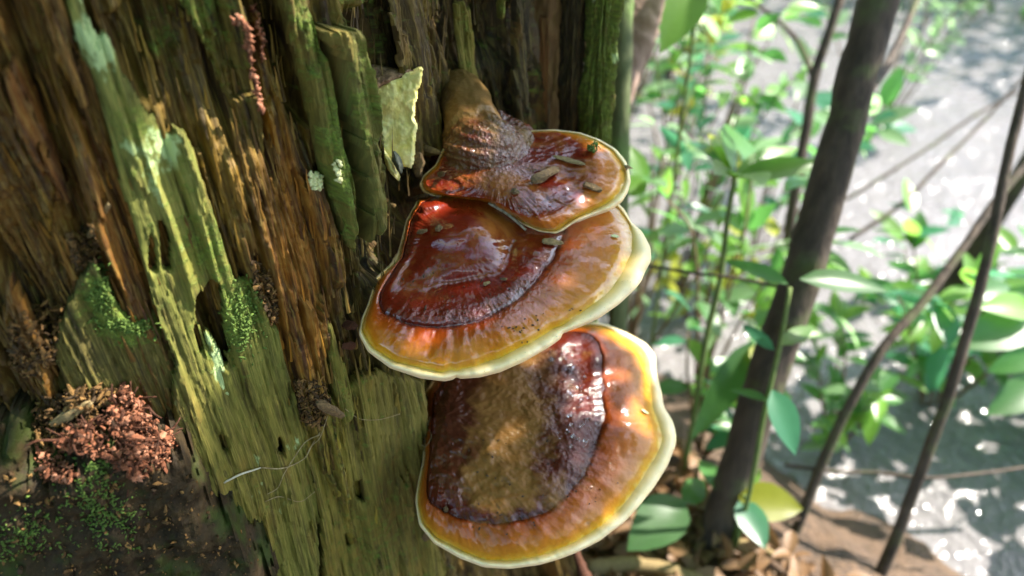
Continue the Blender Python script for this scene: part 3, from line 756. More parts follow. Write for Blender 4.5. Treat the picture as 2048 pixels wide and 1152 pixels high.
C_OUT = [(852, 780), (846, 860), (846, 920), (838, 955), (830, 1000), (838, 1050), (868, 1086), (920, 1116), (968, 1134), (1020, 1137), (1080, 1129), (1118, 1118), (1150, 1106), (1200, 1081), (1222, 1064), (1250, 1043), (1278, 1012), (1310, 972), (1336, 930), (1351, 892), (1353, 872), (1346, 842), (1328, 814), (1322, 780), (1312, 742), (1312, 712), (1292, 685), (1252, 664), (1216, 649), (1190, 644),
         (1120, 650), (1000, 670), (900, 710)]
C_MAR = [(856, 782), (850, 860), (849, 920), (842, 957), (835, 1000), (846, 1046), (874, 1076), (925, 1102), (968, 1120), (1020, 1122), (1075, 1113), (1110, 1100), (1145, 1086), (1190, 1060), (1212, 1044), (1238, 1020), (1262, 990), (1286, 955), (1310, 915), (1324, 884), (1324, 868), (1316, 840), (1304, 815), (1302, 780), (1297, 744), (1292, 715), (1274, 692), (1242, 672), (1212, 655), (1188, 649),
         (1120, 655), (1000, 675), (902, 715)]
C_RING = [(868, 790), (862, 860), (860, 920), (856, 955), (852, 980), (862, 1005), (880, 1017), (910, 1030), (950, 1040), (1000, 1043), (1040, 1036), (1090, 1020), (1140, 986), (1166, 950), (1186, 900), (1200, 850), (1206, 800), (1203, 755), (1196, 710), (1186, 675), (1160, 665), (1100, 668), (1000, 690), (910, 730)]
DC = float(at(np.array(880), np.array(830), np.array(0.628)) @ NC) - 0.022
fC = fungus('lower dull brown bracket fungus with cream rim, wet and dusty on top', (890, 835), NC, DC, C_OUT, C_MAR, C_RING, M['cap_c'], hC, 0.012,
       lambda r, t, x, y: 0.14 + 0.56 * gz(x, y, 1010, 850, 75, 180, 10) + 0.30 * gz(x, y, 1000, 975, 110, 40) + 0.10 * gz(x, y, 1260, 820, 40, 150) - 0.3 * gz(x, y, 880, 900, 50, 150),  # dust taken off the left side to paint it darker, in shade
       lambda r, t, x, y: 0.12 + 0.6 * gz(x, y, 1090, 800, 80, 130) + 0.4 * gz(x, y, 1150, 930, 60, 60), rimseed=3, ringwob=0.035)

# ------------------------------------------------------------------ helpers for small things
_AX = np.concatenate([s_[0] for s_ in SURF]); _AY = np.concatenate([s_[1] for s_ in SURF])
_AP = np.concatenate([s_[2] for s_ in SURF]); _AN = np.concatenate([s_[3] for s_ in SURF])
_AD = (_AP - CAM) @ FWD
_CELL = 8.0
def _bins():
    global _BK, _BO
    ok = (_AX > -200) & (_AX < 2200) & (_AY > -250) & (_AY < 1350)
    idx = np.where(ok)[0]
    key = (np.floor(_AX[idx] / _CELL).astype(np.int64) + 100) * 1000 + np.floor(_AY[idx] / _CELL).astype(np.int64) + 100
    o_ = np.argsort(key, kind='stable'); _BO = idx[o_]; _BK = key[o_]
_bins()
def on_surface(px, py, rad=5.0):
    """nearest built surface under a pixel: point and outward normal"""
    cx, cy = math.floor(px / _CELL), math.floor(py / _CELL); w_ = 1
    while True:
        parts = []
        for i in range(cx - w_, cx + w_ + 1):
            a_, b_ = np.searchsorted(_BK, [(i + 100) * 1000 + cy - w_ + 100, (i + 100) * 1000 + cy + w_ + 101]); parts.append(_BO[a_:b_])
        c_ = np.concatenate(parts)
        k_ = c_[(np.abs(_AX[c_] - px) < rad) & (np.abs(_AY[c_] - py) < rad)]
        if len(k_): break
        rad *= 1.6; w_ = int(rad / _CELL) + 1
    i = k_[np.argsort(_AD[k_])[:max(1, len(k_) // 3)]]
    d = np.median(_AD[i]); nn = _AN[i].mean(0); nn /= np.linalg.norm(nn) + 1e-9
    if nn @ (CAM - _AP[i[0]]) < 0: nn = -nn
    return at(np.array(px), np.array(py), np.array(d)), nn
ICO_V, ICO_F = [], []
def _ico():
    t = (1 + 5 ** 0.5) / 2
    v = np.array([(-1, t, 0), (1, t, 0), (-1, -t, 0), (1, -t, 0), (0, -1, t), (0, 1, t), (0, -1, -t), (0, 1, -t), (t, 0, -1), (t, 0, 1), (-t, 0, -1), (-t, 0, 1)], float)
    v /= np.linalg.norm(v[0])
    f = np.array([(0, 11, 5), (0, 5, 1), (0, 1, 7), (0, 7, 10), (0, 10, 11), (1, 5, 9), (5, 11, 4), (11, 10, 2), (10, 7, 6), (7, 1, 8), (3, 9, 4), (3, 4, 2), (3, 2, 6), (3, 6, 8), (3, 8, 9), (4, 9, 5), (2, 4, 11), (6, 2, 10), (8, 6, 7), (9, 8, 1)])
    return v, f
ICO_V, ICO_F = _ico()
def rot_rand():
    q = rng.normal(size=4); q /= np.linalg.norm(q); w_, x, y, z = q
    return np.array([[1 - 2 * (y * y + z * z), 2 * (x * y - z * w_), 2 * (x * z + y * w_)], [2 * (x * y + z * w_), 1 - 2 * (x * x + z * z), 2 * (y * z - x * w_)], [2 * (x * z - y * w_), 2 * (y * z + x * w_), 1 - 2 * (x * x + y * y)]])
def chunks(name, pts, sizes, stretch=1.8, smooth=False, jitter=0.35):
    V = []; F = []
    for i, (p, s_) in enumerate(zip(pts, sizes)):
        st = np.array([rng.uniform(1, stretch), rng.uniform(0.6, 1), rng.uniform(0.6, 1)]) * s_
        v = (ICO_V * (1 + rng.uniform(-jitter, jitter, (12, 1))) * st) @ rot_rand().T + p
        V.append(v); F.append(ICO_F + 12 * i)
    return mesh_np(name, np.vstack(V), np.vstack(F), smooth, {'vary': np.repeat(rng.uniform(0, 1, len(V)), 12)})
def simple_mat(name, c1, c2, scale=200.0, rough=0.8, bump=0.4, bd=0.001, stretch=(1, 1, 1), c3=None, spec=0.4):
    k = NT(name); v = k.mapv(k.ob(), stretch)
    n1 = k.noise(v, scale, 5, 0.65, 0.3)
    c = k.mix(k.rng(n1, 0.3, 0.7), c1, c2)
    if c3: c = k.mix(k.rng(k.noise(k.ob(), scale * 0.35, 4), 0.52, 0.66), c, c3)
    k.P(Base_Color=c, Roughness=rough)
    k.b.inputs['Specular IOR Level'].default_value = spec
    k.set(k.b, 'Normal', k.bump(n1, bump, bd))
    return k.m
def crumb_mat(name, cols):
    k = NT(name); n1 = k.noise(k.ob(), 320.0, 5, 0.65); v = k.math('ADD', k.math('MULTIPLY', k.attr('vary'), 0.7), k.math('MULTIPLY', n1, 0.4))
    k.P(Base_Color=k.ramp(v, [(0.1 + 0.85 * i / (len(cols) - 1), c) for i, c in enumerate(cols)]), Roughness=0.8)
    k.b.inputs['Specular IOR Level'].default_value = 0.3
    k.set(k.b, 'Normal', k.bump(n1, 0.9, 0.0015)); return k.m
M['chip'] = simple_mat('chip_wood', (0.05, 0.03, 0.014), (0.19, 0.12, 0.05), 420, bump=0.8)
M['chip_pale'] = simple_mat('chip_pale', (0.11, 0.08, 0.035), (0.30, 0.21, 0.09), 420, bump=0.8)
M['straw'] = simple_mat('straw', (0.10, 0.09, 0.06), (0.42, 0.38, 0.27), 300)
M['grit'] = simple_mat('grit', (0.02, 0.012, 0.006), (0.07, 0.04, 0.02), 900)
M['crumb'] = crumb_mat('crumbled_red_wood', [(0.030, 0.011, 0.005), (0.11, 0.035, 0.014), (0.24, 0.085, 0.040), (0.36, 0.17, 0.10)])
M['crumb_brown'] = crumb_mat('crumbled_brown_wood', [(0.018, 0.010, 0.004), (0.05, 0.027, 0.009), (0.13, 0.065, 0.018), (0.22, 0.12, 0.035)])
M['soil'] = simple_mat('mossy_soil', (0.010, 0.0065, 0.003), (0.042, 0.026, 0.009), 90, bump=1.0, bd=0.003, c3=(0.030, 0.042, 0.006), rough=0.75, spec=0.2)
M['root'] = simple_mat('rootlet', (0.16, 0.11, 0.05), (0.34, 0.27, 0.14), 300)
M['pale_root'] = simple_mat('pale_root', (0.34, 0.30, 0.22), (0.60, 0.55, 0.45), 300)
M['mold'] = simple_mat('white_mold', (0.42, 0.42, 0.16), (0.66, 0.66, 0.38), 500)
M['moss'] = simple_mat('moss_tuft', (0.035, 0.070, 0.008), (0.11, 0.17, 0.022), 900)

def chip(label, p0, p1, width, thick, mat='chip', lift=0.0, name='wood_chip', cat='wood chip', tilt=0.0, group=None, seed=0):
    """splintered sliver of wood lying between two pixels of a surface"""
    A, n0 = on_surface(*p0); B, n1 = on_surface(*p1)
    nn = n0 + n1; nn /= np.linalg.norm(nn)
    ax = B - A; L = np.linalg.norm(ax); ax /= L
    nn -= (nn @ ax) * ax; nn /= np.linalg.norm(nn); sd = np.cross(ax, nn)
    m = 14; n = 14
    u = np.linspace(0, 1, m); a = np.linspace(0, 2 * np.pi, n, endpoint=False)
    sq = 1 / np.maximum(np.abs(np.cos(a)), np.abs(np.sin(a))) ** 0.6
    V = []
    for i, q in enumerate(u):
        wr = 1 - 0.35 * abs(q - 0.45) * 2 + 0.25 * (vn(np.array(q * 5.0), np.array(seed * 3.1), 5) - 0.5)
        jag = 0.10 * L * (vn(a * 2.3, a * 0 + seed, 9) - 0.5) if i in (0, m - 1) else 0 * a
        rr = 1 + 0.28 * (vn(np.cos(a) * 2 + 7, np.sin(a) * 2 + q * 3 + seed, 12) - 0.5) * 2 + 0.12 * (vn(np.cos(a) * 6, np.sin(a) * 6 + q * 2, 13 + seed) - .5)
        e = 0.55 if i in (0, m - 1) else 1.0
        c = A + ax * L * q + nn * (thick * 0.42 + lift + tilt * q)
        V.append(c + ax * jag[:, None] + (width / 2 * wr * e * rr * np.cos(a) * sq)[:, None] * sd + (thick / 2 * wr * e * rr * np.sin(a) * sq)[:, None] * nn)
    V = np.vstack(V); F = grid_faces(m, n, wrap=True).tolist()
    F.append(list(range(n))[::-1]); F.append(list(range((m - 1) * n, m * n)))
    me = mesh_poly(name, V, F, False)
    me.set_sharp_from_angle(angle=math.radians(35))
    o = obj(name, me, M[mat]); tag(o, label, cat, group)
    return o
chip('chunky grey-brown splinter lying on the stalked amber cap', (1062, 368), (1114, 342), 0.0085, 0.006, seed=1)
chip('short dark splinter on the amber edge of the stalked cap', (1166, 371), (1202, 384), 0.0055, 0.0045, seed=2)
chip('thin flat tan splinter on the red middle of the stalked cap', (1106, 314), (1168, 330), 0.004, 0.002, 'chip_pale', seed=3)
chip('tiny dark crumb of wood beside the fold of the stalked cap', (1022, 382), (1038, 388), 0.004, 0.003, seed=4)
chip('curved dark sliver stuck across the knobbly stalk foot', (908, 286), (945, 296), 0.0025, 0.002, seed=5)
chip('square-ended tan crumb of wood on the red ring of the wide cap', (1083, 486), (1124, 489), 0.0048, 0.004, 'chip_pale', seed=6)
chip('small brown crumb low on the red dome of the wide cap', (836, 466), (856, 462), 0.004, 0.0025, seed=7)
chip('round brown crumb on top of the red dome of the wide cap', (872, 459), (886, 458), 0.005, 0.003, seed=8)
chip('small oblong crumb below the dome groove of the wide cap', (967, 571), (980, 566), 0.003, 0.002, 'chip_pale', seed=9)
chip('tiny flat crumb right of the dome groove on the wide cap', (1002, 560), (1015, 559), 0.002, 0.0015, seed=10)
chip('dark stick overhanging the left rim of the lower dull cap', (852, 1074), (896, 1014), 0.0075, 0.005, seed=11)
chip('brown bark sliver wedged between the stalked cap and the stump', (838, 372), (900, 348), 0.008, 0.006, lift=0.002, seed=12)
chip('pale pointed splinter poking out beside the cut fungus stub', (828, 290), (888, 308), 0.006, 0.004, 'chip_pale', lift=0.002, seed=13)
chip('thin brown splinter leaning left of the stalk foot', (812, 395), (850, 384), 0.006, 0.004, lift=0.001, seed=14)
chip('upright brown splinter under the pale cut fungus stub', (842, 300), (842, 352), 0.009, 0.005, lift=0.001, seed=15)
chip('loose brown fibre chip caught in the orange wood', (632, 790), (684, 818), 0.007, 0.005, lift=0.004, seed=16)
chip('yellowish stick lying on the crumbled red wood heap', (108, 832), (186, 788), 0.006, 0.004, 'chip_pale', lift=0.006, seed=17)
chip('flat pinkish chip tucked under the left rim of the wide cap', (676, 690), (704, 690), 0.006, 0.002, 'crumb', lift=0.002, seed=18)
chip('brown flake touching the left rim of the wide cap', (696, 656), (722, 664), 0.007, 0.002, 'crumb', lift=0.004, seed=19)
chip('leaning grey twig in the dark hollow of brown wood', (180, 460), (222, 392), 0.004, 0.003, 'chip_pale', lift=0.004, seed=20)
chip('long thin orange sliver hanging below the mossy post', (697, 392), (722, 440), 0.004, 0.002, 'chip_pale', lift=0.003, seed=21)
chip('tiny white flake on the golden part of the wide cap', (1222, 472), (1238, 474), 0.0025, 0.001, 'mold', seed=22)
chip('tiny yellow flake near the cream rim of the lower cap', (1283, 820), (1296, 827), 0.0025, 0.001, 'mold', seed=23)
# straw lying in the fold between the two upper caps
A, _ = on_surface(978, 410); B, _ = on_surface(1052, 462)
nB_ = NB * 0.002
V, F = tube_np(spline(np.array([A + nB_, (A + B) / 2 + NB * 0.004, B + nB_ * 0.6]), 14), np.full(14, 0.0011), 8, 0.15)
o = obj('straw', tubes_mesh('straw', [(V, F)]), M['straw']); tag(o, 'pale grass straw lying in the fold between the two upper caps', 'straw')
# moss crumb and thorn
p, n_ = on_surface(1186, 300)
o = obj('moss_tuft', chunks('moss_tuft', [p + n_ * 0.002 + rng.normal(size=3) * 0.0018 for _ in range(40)], rng.uniform(0.0006, 0.0014, 40), 2.5), M['moss']); tag(o, 'small green tuft of moss on the stalked amber cap', 'moss')
p, n_ = on_surface(1250, 338)
V, F = tube_np(np.array([p, p + np.array([0.002, 0, 0.001]), p + np.array([0.006, 0, -0.0005])]) + NB * 0.001, np.array([0.0022, 0.0016, 0.0001]), 8)
o = obj('thorn', tubes_mesh('thorn', [(V, F)]), M['chip_pale']); tag(o, 'tiny pointed bud stuck to the edge of the stalked cap', 'thorn')
for cap_nm, polys, cnt in (('wide middle', [[(1215, 600), (1290, 545), (1300, 500), (1240, 560)], [(800, 560), (1010, 500), (1060, 640), (850, 640)], [(1000, 650), (1160, 600), (1170, 640), (1040, 690)]], 60),
                           ('lower dull', [[(900, 900), (1180, 800), (1260, 1000), (950, 1090)]], 50)):
    pts = []
    while len(pts) < cnt:
        pl_ = polys[rng.integers(len(polys))]; pa = np.array(pl_, float)
        x, y = rng.uniform(pa[:, 0].min(), pa[:, 0].max()), rng.uniform(pa[:, 1].min(), pa[:, 1].max())
        if in_poly(np.array([x]), np.array([y]), pl_)[0] < 0: pts.append(on_surface(x, y)[0])
    o = obj('grit', chunks('grit', pts, rng.uniform(0.0003, 0.0009, cnt), 2.2), M['grit']); tag(o, 'dark specks of grit scattered over the %s cap' % cap_nm, 'grit', kind='stuff')
# water: beads on the lower cap, film in the fold
k = NT('water_bead'); k.P(Base_Color=(1, 1, 1, 1), Roughness=0.02, IOR=1.33); k.b.inputs['Transmission Weight'].default_value = 1.0; M['bead'] = k.m
pts = []; sz = []
for _ in range(70):
    y = rng.uniform(690, 900); x = 1140 + 22 * math.sin(y / 60) + rng.normal() * 20
    p, n_ = on_surface(x, y); pts.append(p + n_ * 0.0004); sz.append(rng.uniform(0.0006, 0.0022))
o = obj('water_beads', chunks('water_beads', pts, sz, 1.5, True, 0.08), M['bead']); tag(o, 'water beads glinting along the wet crease of the lower cap', 'water', kind='stuff')

# ------------------------------------------------------------------ cut stub of another fungus
k = NT('fungus_flesh'); ob = k.ob()
n1 = k.noise(k.mapv(ob, (1, 1, 0.25)), 160.0, 5, 0.6, 0.4); n2 = k.noise(ob, 55.0, 4)
c = k.mix(k.rng(n1, 0.35, 0.7), (0.74, 0.64, 0.17), (0.88, 0.82, 0.40)); c = k.mix(k.math('MULTIPLY', k.rng(n2, 0.52, 0.68), 0.5), c, (0.62, 0.42, 0.09))
k.P(Base_Color=c, Roughness=0.75); k.b.inputs['Subsurface Weight'].default_value = 0.15; k.b.inputs['Subsurface Radius'].default_value = (0.004, 0.003, 0.001)
k.set(k.b, 'Normal', k.bump(k.math('ADD', n1, k.noise(ob, 300.0, 3)), 0.45, 0.0016)); M['flesh'] = k.m
def pxslab(name, poly, depth, back, mat, parent, step=2.0, noise=(0.0015, 30), jag=4.0, seed=0, push=None):
    pa = np.asarray(poly, float)
    X, Y = np.meshgrid(np.arange(pa[:, 0].min() - 8, pa[:, 0].max() + 8, step), np.arange(pa[:, 1].min() - 8, pa[:, 1].max() + 8, step))
    sd = in_poly(X, Y, poly) + jag * (fbm(X / 14, Y / 14, seed, 3) - 0.5) * 2
    ins = sd < 0
    D = depth(X, Y) + noise[0] * (fbm(X / noise[1], Y / noise[1], seed + 4, 4) - 0.5) * 2 + 0.004 * sstep(-10, 0, sd) ** 2
    fr = at(X, Y, D); bv = np.array(push if push is not None else FWD) * back; bk = fr + bv
    idx = np.arange(X.size).reshape(X.shape); N = X.size
    cell = ins[:-1, :-1] & ins[1:, :-1] & ins[1:, 1:] & ins[:-1, 1:]
    f = np.stack([idx[:-1, :-1], idx[1:, :-1], idx[1:, 1:], idx[:-1, 1:]], -1)
    cp = np.pad(cell, 1); W = []; n0, n1 = X.shape
    for (da, db, k0, k1) in ((0, -1, 0, 1), (0, 1, 2, 3), (-1, 0, 3, 0), (1, 0, 1, 2)):
        q = f[cell & ~cp[1 + da:n0 + da, 1 + db:n1 + db]]; a, b = q[:, k0], q[:, k1]; W.append(np.stack([b, a, a + N, b + N], -1))
    FF = np.vstack([f[cell], f[cell][:, ::-1] + N] + W); VV = np.vstack([fr.reshape(-1, 3), bk.reshape(-1, 3)])
    used = np.unique(FF); rm = np.full(2 * N, -1); rm[used] = np.arange(len(used))
    me = mesh_np(name, VV[used], rm[FF], True); me.set_sharp_from_angle(angle=math.radians(45))
    return obj(name, me, mat, parent)
dS = min((on_surface(a, b)[0] - CAM) @ FWD for a, b in ((770, 160), (800, 200), (830, 160), (770, 250), (800, 300), (830, 250))) - 0.012
stub = empty('fungus_stub', at(np.array(795), np.array(340), np.array(dS))); tag(stub, 'pale yellow cut stub of a fungus beside the mossy post', 'mushroom')
pxslab('flesh', [(744, 178), (775, 160), (800, 150), (848, 137), (838, 175), (836, 200), (829, 225), (834, 250), (830, 290), (830, 322), (820, 336), (806, 336), (800, 326), (790, 318), (774, 322), (762, 300), (752, 240), (746, 205)], lambda x, y: dS - 0.012 + 0.00012 * (y - 140) - 0.00006 * (x - 790), 0.03, M['flesh'], stub, 1.6, (0.0024, 30), 5, 3, push=(-0.15, 0.9, -0.25))
pxslab('flesh', [(766, 292), (775, 312), (786, 328), (795, 345), (790, 358), (776, 340), (768, 318)], lambda x, y: dS - 0.004 + 0 * x, 0.02, M['flesh'], stub, 1.6, (0.0022, 26), 2, 5)
pxslab('crust', [(738, 126), (765, 130), (790, 134), (846, 139), (815, 150), (795, 160), (770, 168), (752, 176), (742, 150)], lambda x, y: dS - 0.0115 + 0.00030 * (165 - y), 0.008, simple_mat('stub_crust', (0.10, 0.05, 0.03), (0.38, 0.23, 0.13), 260, bump=0.9), stub, 1.6, (0.004, 18), 3, 7)
pxslab('pore_edge', [(782, 300), (790, 300), (800, 312), (806, 330), (802, 346), (794, 342), (784, 322)], lambda x, y: dS - 0.009 + 0 * x, 0.006, simple_mat('stub_dark', (0.05, 0.055, 0.04), (0.16, 0.16, 0.11), 200), stub, 1.6, (0.001, 18), 1, 9)
# pale mould
for lab, c0, rx, ry, cnt in (('yellowish white crust of mould in a brown cavity of the stump', (632, 362), 12, 17, 240), ('white strip of mould on the mossy ridge of the stump', (678, 340), 6, 24, 240)):
    pts = []
    for _ in range(cnt):
        a = rng.uniform(0, 6.28); q = math.sqrt(rng.uniform(0, 1)); p, n_ = on_surface(c0[0] + rx * q * math.cos(a) + 3 * rng.normal(), c0[1] + ry * q * math.sin(a), 3); pts.append(p + n_ * 0.0008)
    o = obj('mould_patch', chunks('mould_patch', pts, rng.uniform(0.0006, 0.0016, cnt), 1.9, True, 0.4), M['mold']); tag(o, lab, 'mould')

# ------------------------------------------------------------------ crumbled heap and dark root mound at the lower left
heap = [(150, 905), (165, 850), (215, 830), (232, 790), (238, 762), (262, 775), (262, 820), (285, 850), (300, 880), (345, 858), (362, 885), (330, 920), (322, 940), (285, 940), (262, 955), (240, 930), (205, 900)]
mound = plate('root_mound', [(-260, 880), (-60, 900), (20, 880), (60, 925), (110, 935), (160, 880), (230, 850), (300, 895), (360, 872), (408, 888), (420, 935), (450, 985), (462, 1010), (500, 1045), (520, 1080), (556, 1120), (580, 1240), (-300, 1300)], 0.044, 0.06, tintc=(0.07, 0.045, 0.02),
              moss=0.4, amp=0.2, rough=14, edge=70, edge_drop=0.030, seed=31, lump=0.010, mat='core', ds=1.2,
              mossf=lambda x, y: 0.30 + blob(x, y, [(180, 920, 50, 60, 0.35), (200, 1000, 60, 80, 0.25), (60, 1060, 120, 90, 0.2), (300, 1100, 100, 60, 0.15)]),
              tintf=tints((0.055, 0.038, 0.018), [(420, 1040, 50, 50, (0.24, 0.13, 0.03)), (120, 1080, 120, 80, (0.11, 0.085, 0.02))]))
mound.parent = None; mound.location = (0, 0, 0); mound.data.materials[0] = M['soil']
tag(mound, 'dark mossy mound of rotted root below the crumbled red wood', 'root')
_AX2, _AY2 = proj(np.array([v.co for v in mound.data.vertices]))[:2]; _mv = np.array([v.co for v in mound.data.vertices])
_AX = np.r_[_AX, _AX2]; _AY = np.r_[_AY, _AY2]; _AP = np.vstack([_AP, _mv]); _AN = np.vstack([_AN, np.array([v.normal for v in mound.data.vertices])]); _AD = np.r_[_AD, (_mv - CAM) @ FWD]
_bins()
def fill(poly, cnt, lo, hi):
    pa = np.array(poly, float); r = []
    while len(r) < cnt:
        x, y = rng.uniform(pa[:, 0].min(), pa[:, 0].max()), rng.uniform(pa[:, 1].min(), pa[:, 1].max())
        sd = in_poly(np.array([x]), np.array([y]), poly)[0]
        if sd < 0:
            p, n_ = on_surface(x, y); r.append(p + n_ * rng.uniform(lo, hi) * min(1, 0.4 - sd / 30))
    return np.array(r)
hp = empty('crumbled_wood_heap', fill(heap, 1, 0, 0)[0]); tag(hp, 'heap of crumbled reddish rotten wood on top of the dark mound', 'wood crumbs')
P = fill(heap, 4600, 0.0, 0.019)
o = obj('crumbs', chunks('crumbs', P, 0.0004 + 0.0019 * rng.uniform(0, 1, len(P)) ** 3, 2.0, False, 0.55), M['crumb'], hp); tag(o, kind='stuff')
fib = []
for _ in range(220):
    p = P[rng.integers(len(P))]; d = rng.normal(size=3) * 0.006 + np.array([0.001, -0.001, 0.003]); fib.append(tube_np(spline(np.array([p, p + d * 0.5 + rng.normal(size=3) * 0.0015, p + d]), 5), np.linspace(0.0009, 0.0004, 5), 5))
o = obj('fibres', tubes_mesh('fibres', fib), M['crumb'], hp); tag(o, kind='stuff')
P = fill([(90, 800), (160, 770), (230, 770), (240, 860), (170, 900), (90, 905), (60, 860)], 2200, 0.0, 0.012)
o = obj('dark_crumbs', chunks('dark_crumbs', P, 0.0004 + 0.0014 * rng.uniform(0, 1, len(P)) ** 3, 3.0, False, 0.5), M['crumb_brown'], hp); tag(o, kind='stuff')
P = fill([(70, 900), (110, 900), (160, 950), (140, 965), (90, 960), (60, 935)], 800, 0.0, 0.008)
o = obj('crumbs', chunks('crumbs', P, 0.0004 + 0.0016 * rng.uniform(0, 1, len(P)) ** 3, 2.4, False, 0.5), M['crumb'], hp); tag(o, kind='stuff')
for lab, poly, cnt in (('loose brown rot crumbs packed left of the dark green slab', [(20, 640), (80, 600), (130, 610), (110, 720), (60, 760), (20, 720)], 468), ('loose rot fibres caught between green slab and orange wood', [(500, 520), (540, 540), (560, 620), (545, 650), (520, 600)], 288),
                       ('orange rot crumbs gathered at the foot of the orange wood', [(590, 760), (640, 760), (660, 800), (640, 850), (600, 840)], 468), ('dark rot crumbs in the gap below the dark brown twig', [(130, 470), (190, 450), (205, 520), (150, 540)], 360)):
    cnt *= 2; P = fill(poly, cnt, 0.0, 0.005)
    o = obj('rot_crumbs', chunks('rot_crumbs', P, 0.0003 + 0.0012 * rng.uniform(0, 1, cnt) ** 3, 3.2, False, 0.5), M['crumb_brown']); tag(o, lab, 'wood crumbs', kind='stuff')
for lab, c0, rx, ry, cnt in (('moss clump on the mound just below the red crumbs', (180, 945), 45, 55, 420), ('moss clump low on the dark mound', (215, 1040), 60, 50, 420), ('moss clump at the outer side of the dark mound', (40, 1070), 70, 50, 420), ('moss clump on the tip of the dark green slab', (205, 590), 22, 50, 260), ('moss clump in the notch of the dark green slab', (262, 652), 40, 14, 200), ('moss clump on the edge of the pale green slab beside the hole', (490, 640), 30, 60, 300)):
    P = []
    for _ in range(cnt):
        a = rng.normal(size=2) * 0.6; p, n_ = on_surface(c0[0] + rx * a[0], c0[1] + ry * a[1]); P.append(p + n_ * rng.uniform(-0.0004, 0.0012))
    o = obj('moss_clump', chunks('moss_clump', P, rng.uniform(0.0003, 0.0010, cnt), 3.0, True, 0.4), M['moss']); tag(o, lab, 'moss', kind='stuff')
P = fill([(0, 940), (150, 960), (350, 930), (430, 980), (520, 1110), (500, 1150), (0, 1150)], 700, 0.0, 0.002)
o = obj('rot_crumbs', chunks('rot_crumbs', P, 0.0003 + 0.0016 * rng.uniform(0, 1, len(P)) ** 4, 2.2, False, 0.5), M['crumb_brown']); tag(o, 'fine brown crumbs strewn over the dark root mound', 'wood crumbs', kind='stuff')
# sunlit slivers standing off the stump
def sliver(label, pts, r, mat='crumb', lift=0.006):
    q = []
    for x, y in pts:
        p, n_ = on_surface(x, y); q.append(p + np.array([0.35, -0.85, 0.1]) * lift)
    m = 6 * len(q); pp = spline(np.array(q), m); pp = pp + rng.normal(size=pp.shape) * 0.0004
    rr = r * (0.35 + 0.65 * np.sin(np.linspace(0.25, 2.9, m))) * (1 + 0.35 * rng.uniform(-1, 1, m))
    o = obj('wood_sliver', tubes_mesh('wood_sliver', [tube_np(pp, rr, 8, 0.3, 3)]), M[mat]); tag(o, label, 'splinter')
def knobbly(label, pts, r, cnt, lift):
    q = spline(np.array([on_surface(x, y)[0] + np.array([0.35, -0.85, 0.1]) * lift for x, y in pts]), cnt)
    o = obj('wood_sliver', chunks('wood_sliver', q + rng.normal(size=q.shape) * r * 0.35, r * (0.45 + 0.8 * rng.uniform(0, 1, cnt)), 2.6, True, 0.4), M['crumb']); tag(o, label, 'splinter')
knobbly('knobbly sunlit pink-brown splinter with a thick bent tip', [(464, 40), (476, 33), (490, 48), (494, 72), (497, 100), (505, 150), (514, 190), (521, 215)], 0.0013, 110, 0.007)
knobbly('thin sunlit pink-brown splinter beside the bent one', [(500, 12), (509, 20), (513, 48), (522, 72), (521, 115)], 0.0011, 70, 0.007)
# fine roots
for lab, pts, r, mat in (('white-tipped rootlet crossing the pale green slab', [(448, 962), (480, 946), (510, 936), (522, 932)], 0.0008, 'pale_root'), ('thin brown rootlet branching from the white tip', [(522, 932), (560, 934), (590, 925), (612, 910), (625, 885), (640, 862)], 0.0005, 'root'),
                         ('hair-thin rootlet hanging left of the dark crack', [(640, 866), (612, 880), (590, 910), (568, 945), (556, 972), (535, 985)], 0.0004, 'root'), ('hair-thin rootlet curling above the dark crack', [(612, 912), (622, 890), (640, 872), (655, 830)], 0.0004, 'root'),
                         ('hair-thin rootlet low on the yellow slab', [(530, 1000), (560, 990), (600, 1000), (630, 980)], 0.0003, 'root'), ('fine rootlet hanging beside the lower dull cap', [(860, 830), (850, 870), (848, 920), (838, 950)], 0.0004, 'root'),
                         ('fine rootlet running level below the wide cap', [(690, 815), (720, 835), (760, 836), (800, 825)], 0.0003, 'root'), ('fine rootlet looping at the edge of the lower dull cap', [(835, 880), (850, 890), (862, 870), (856, 855)], 0.0004, 'root'),
                         ('hair root dangling in the dark groove left of the wide cap', [(738, 450), (740, 475), (748, 490), (756, 500)], 0.0003, 'root')):
    q = [on_surface(x, y)[0] + np.array([0.2, -0.9, 0.2]) * 0.002 for x, y in pts]
    m = 5 * len(q); o = obj('rootlet', tubes_mesh('rootlet', [tube_np(spline(np.array(q), m), r * np.linspace(1, 0.6, m), 6)]), M[mat]); tag(o, lab, 'root')

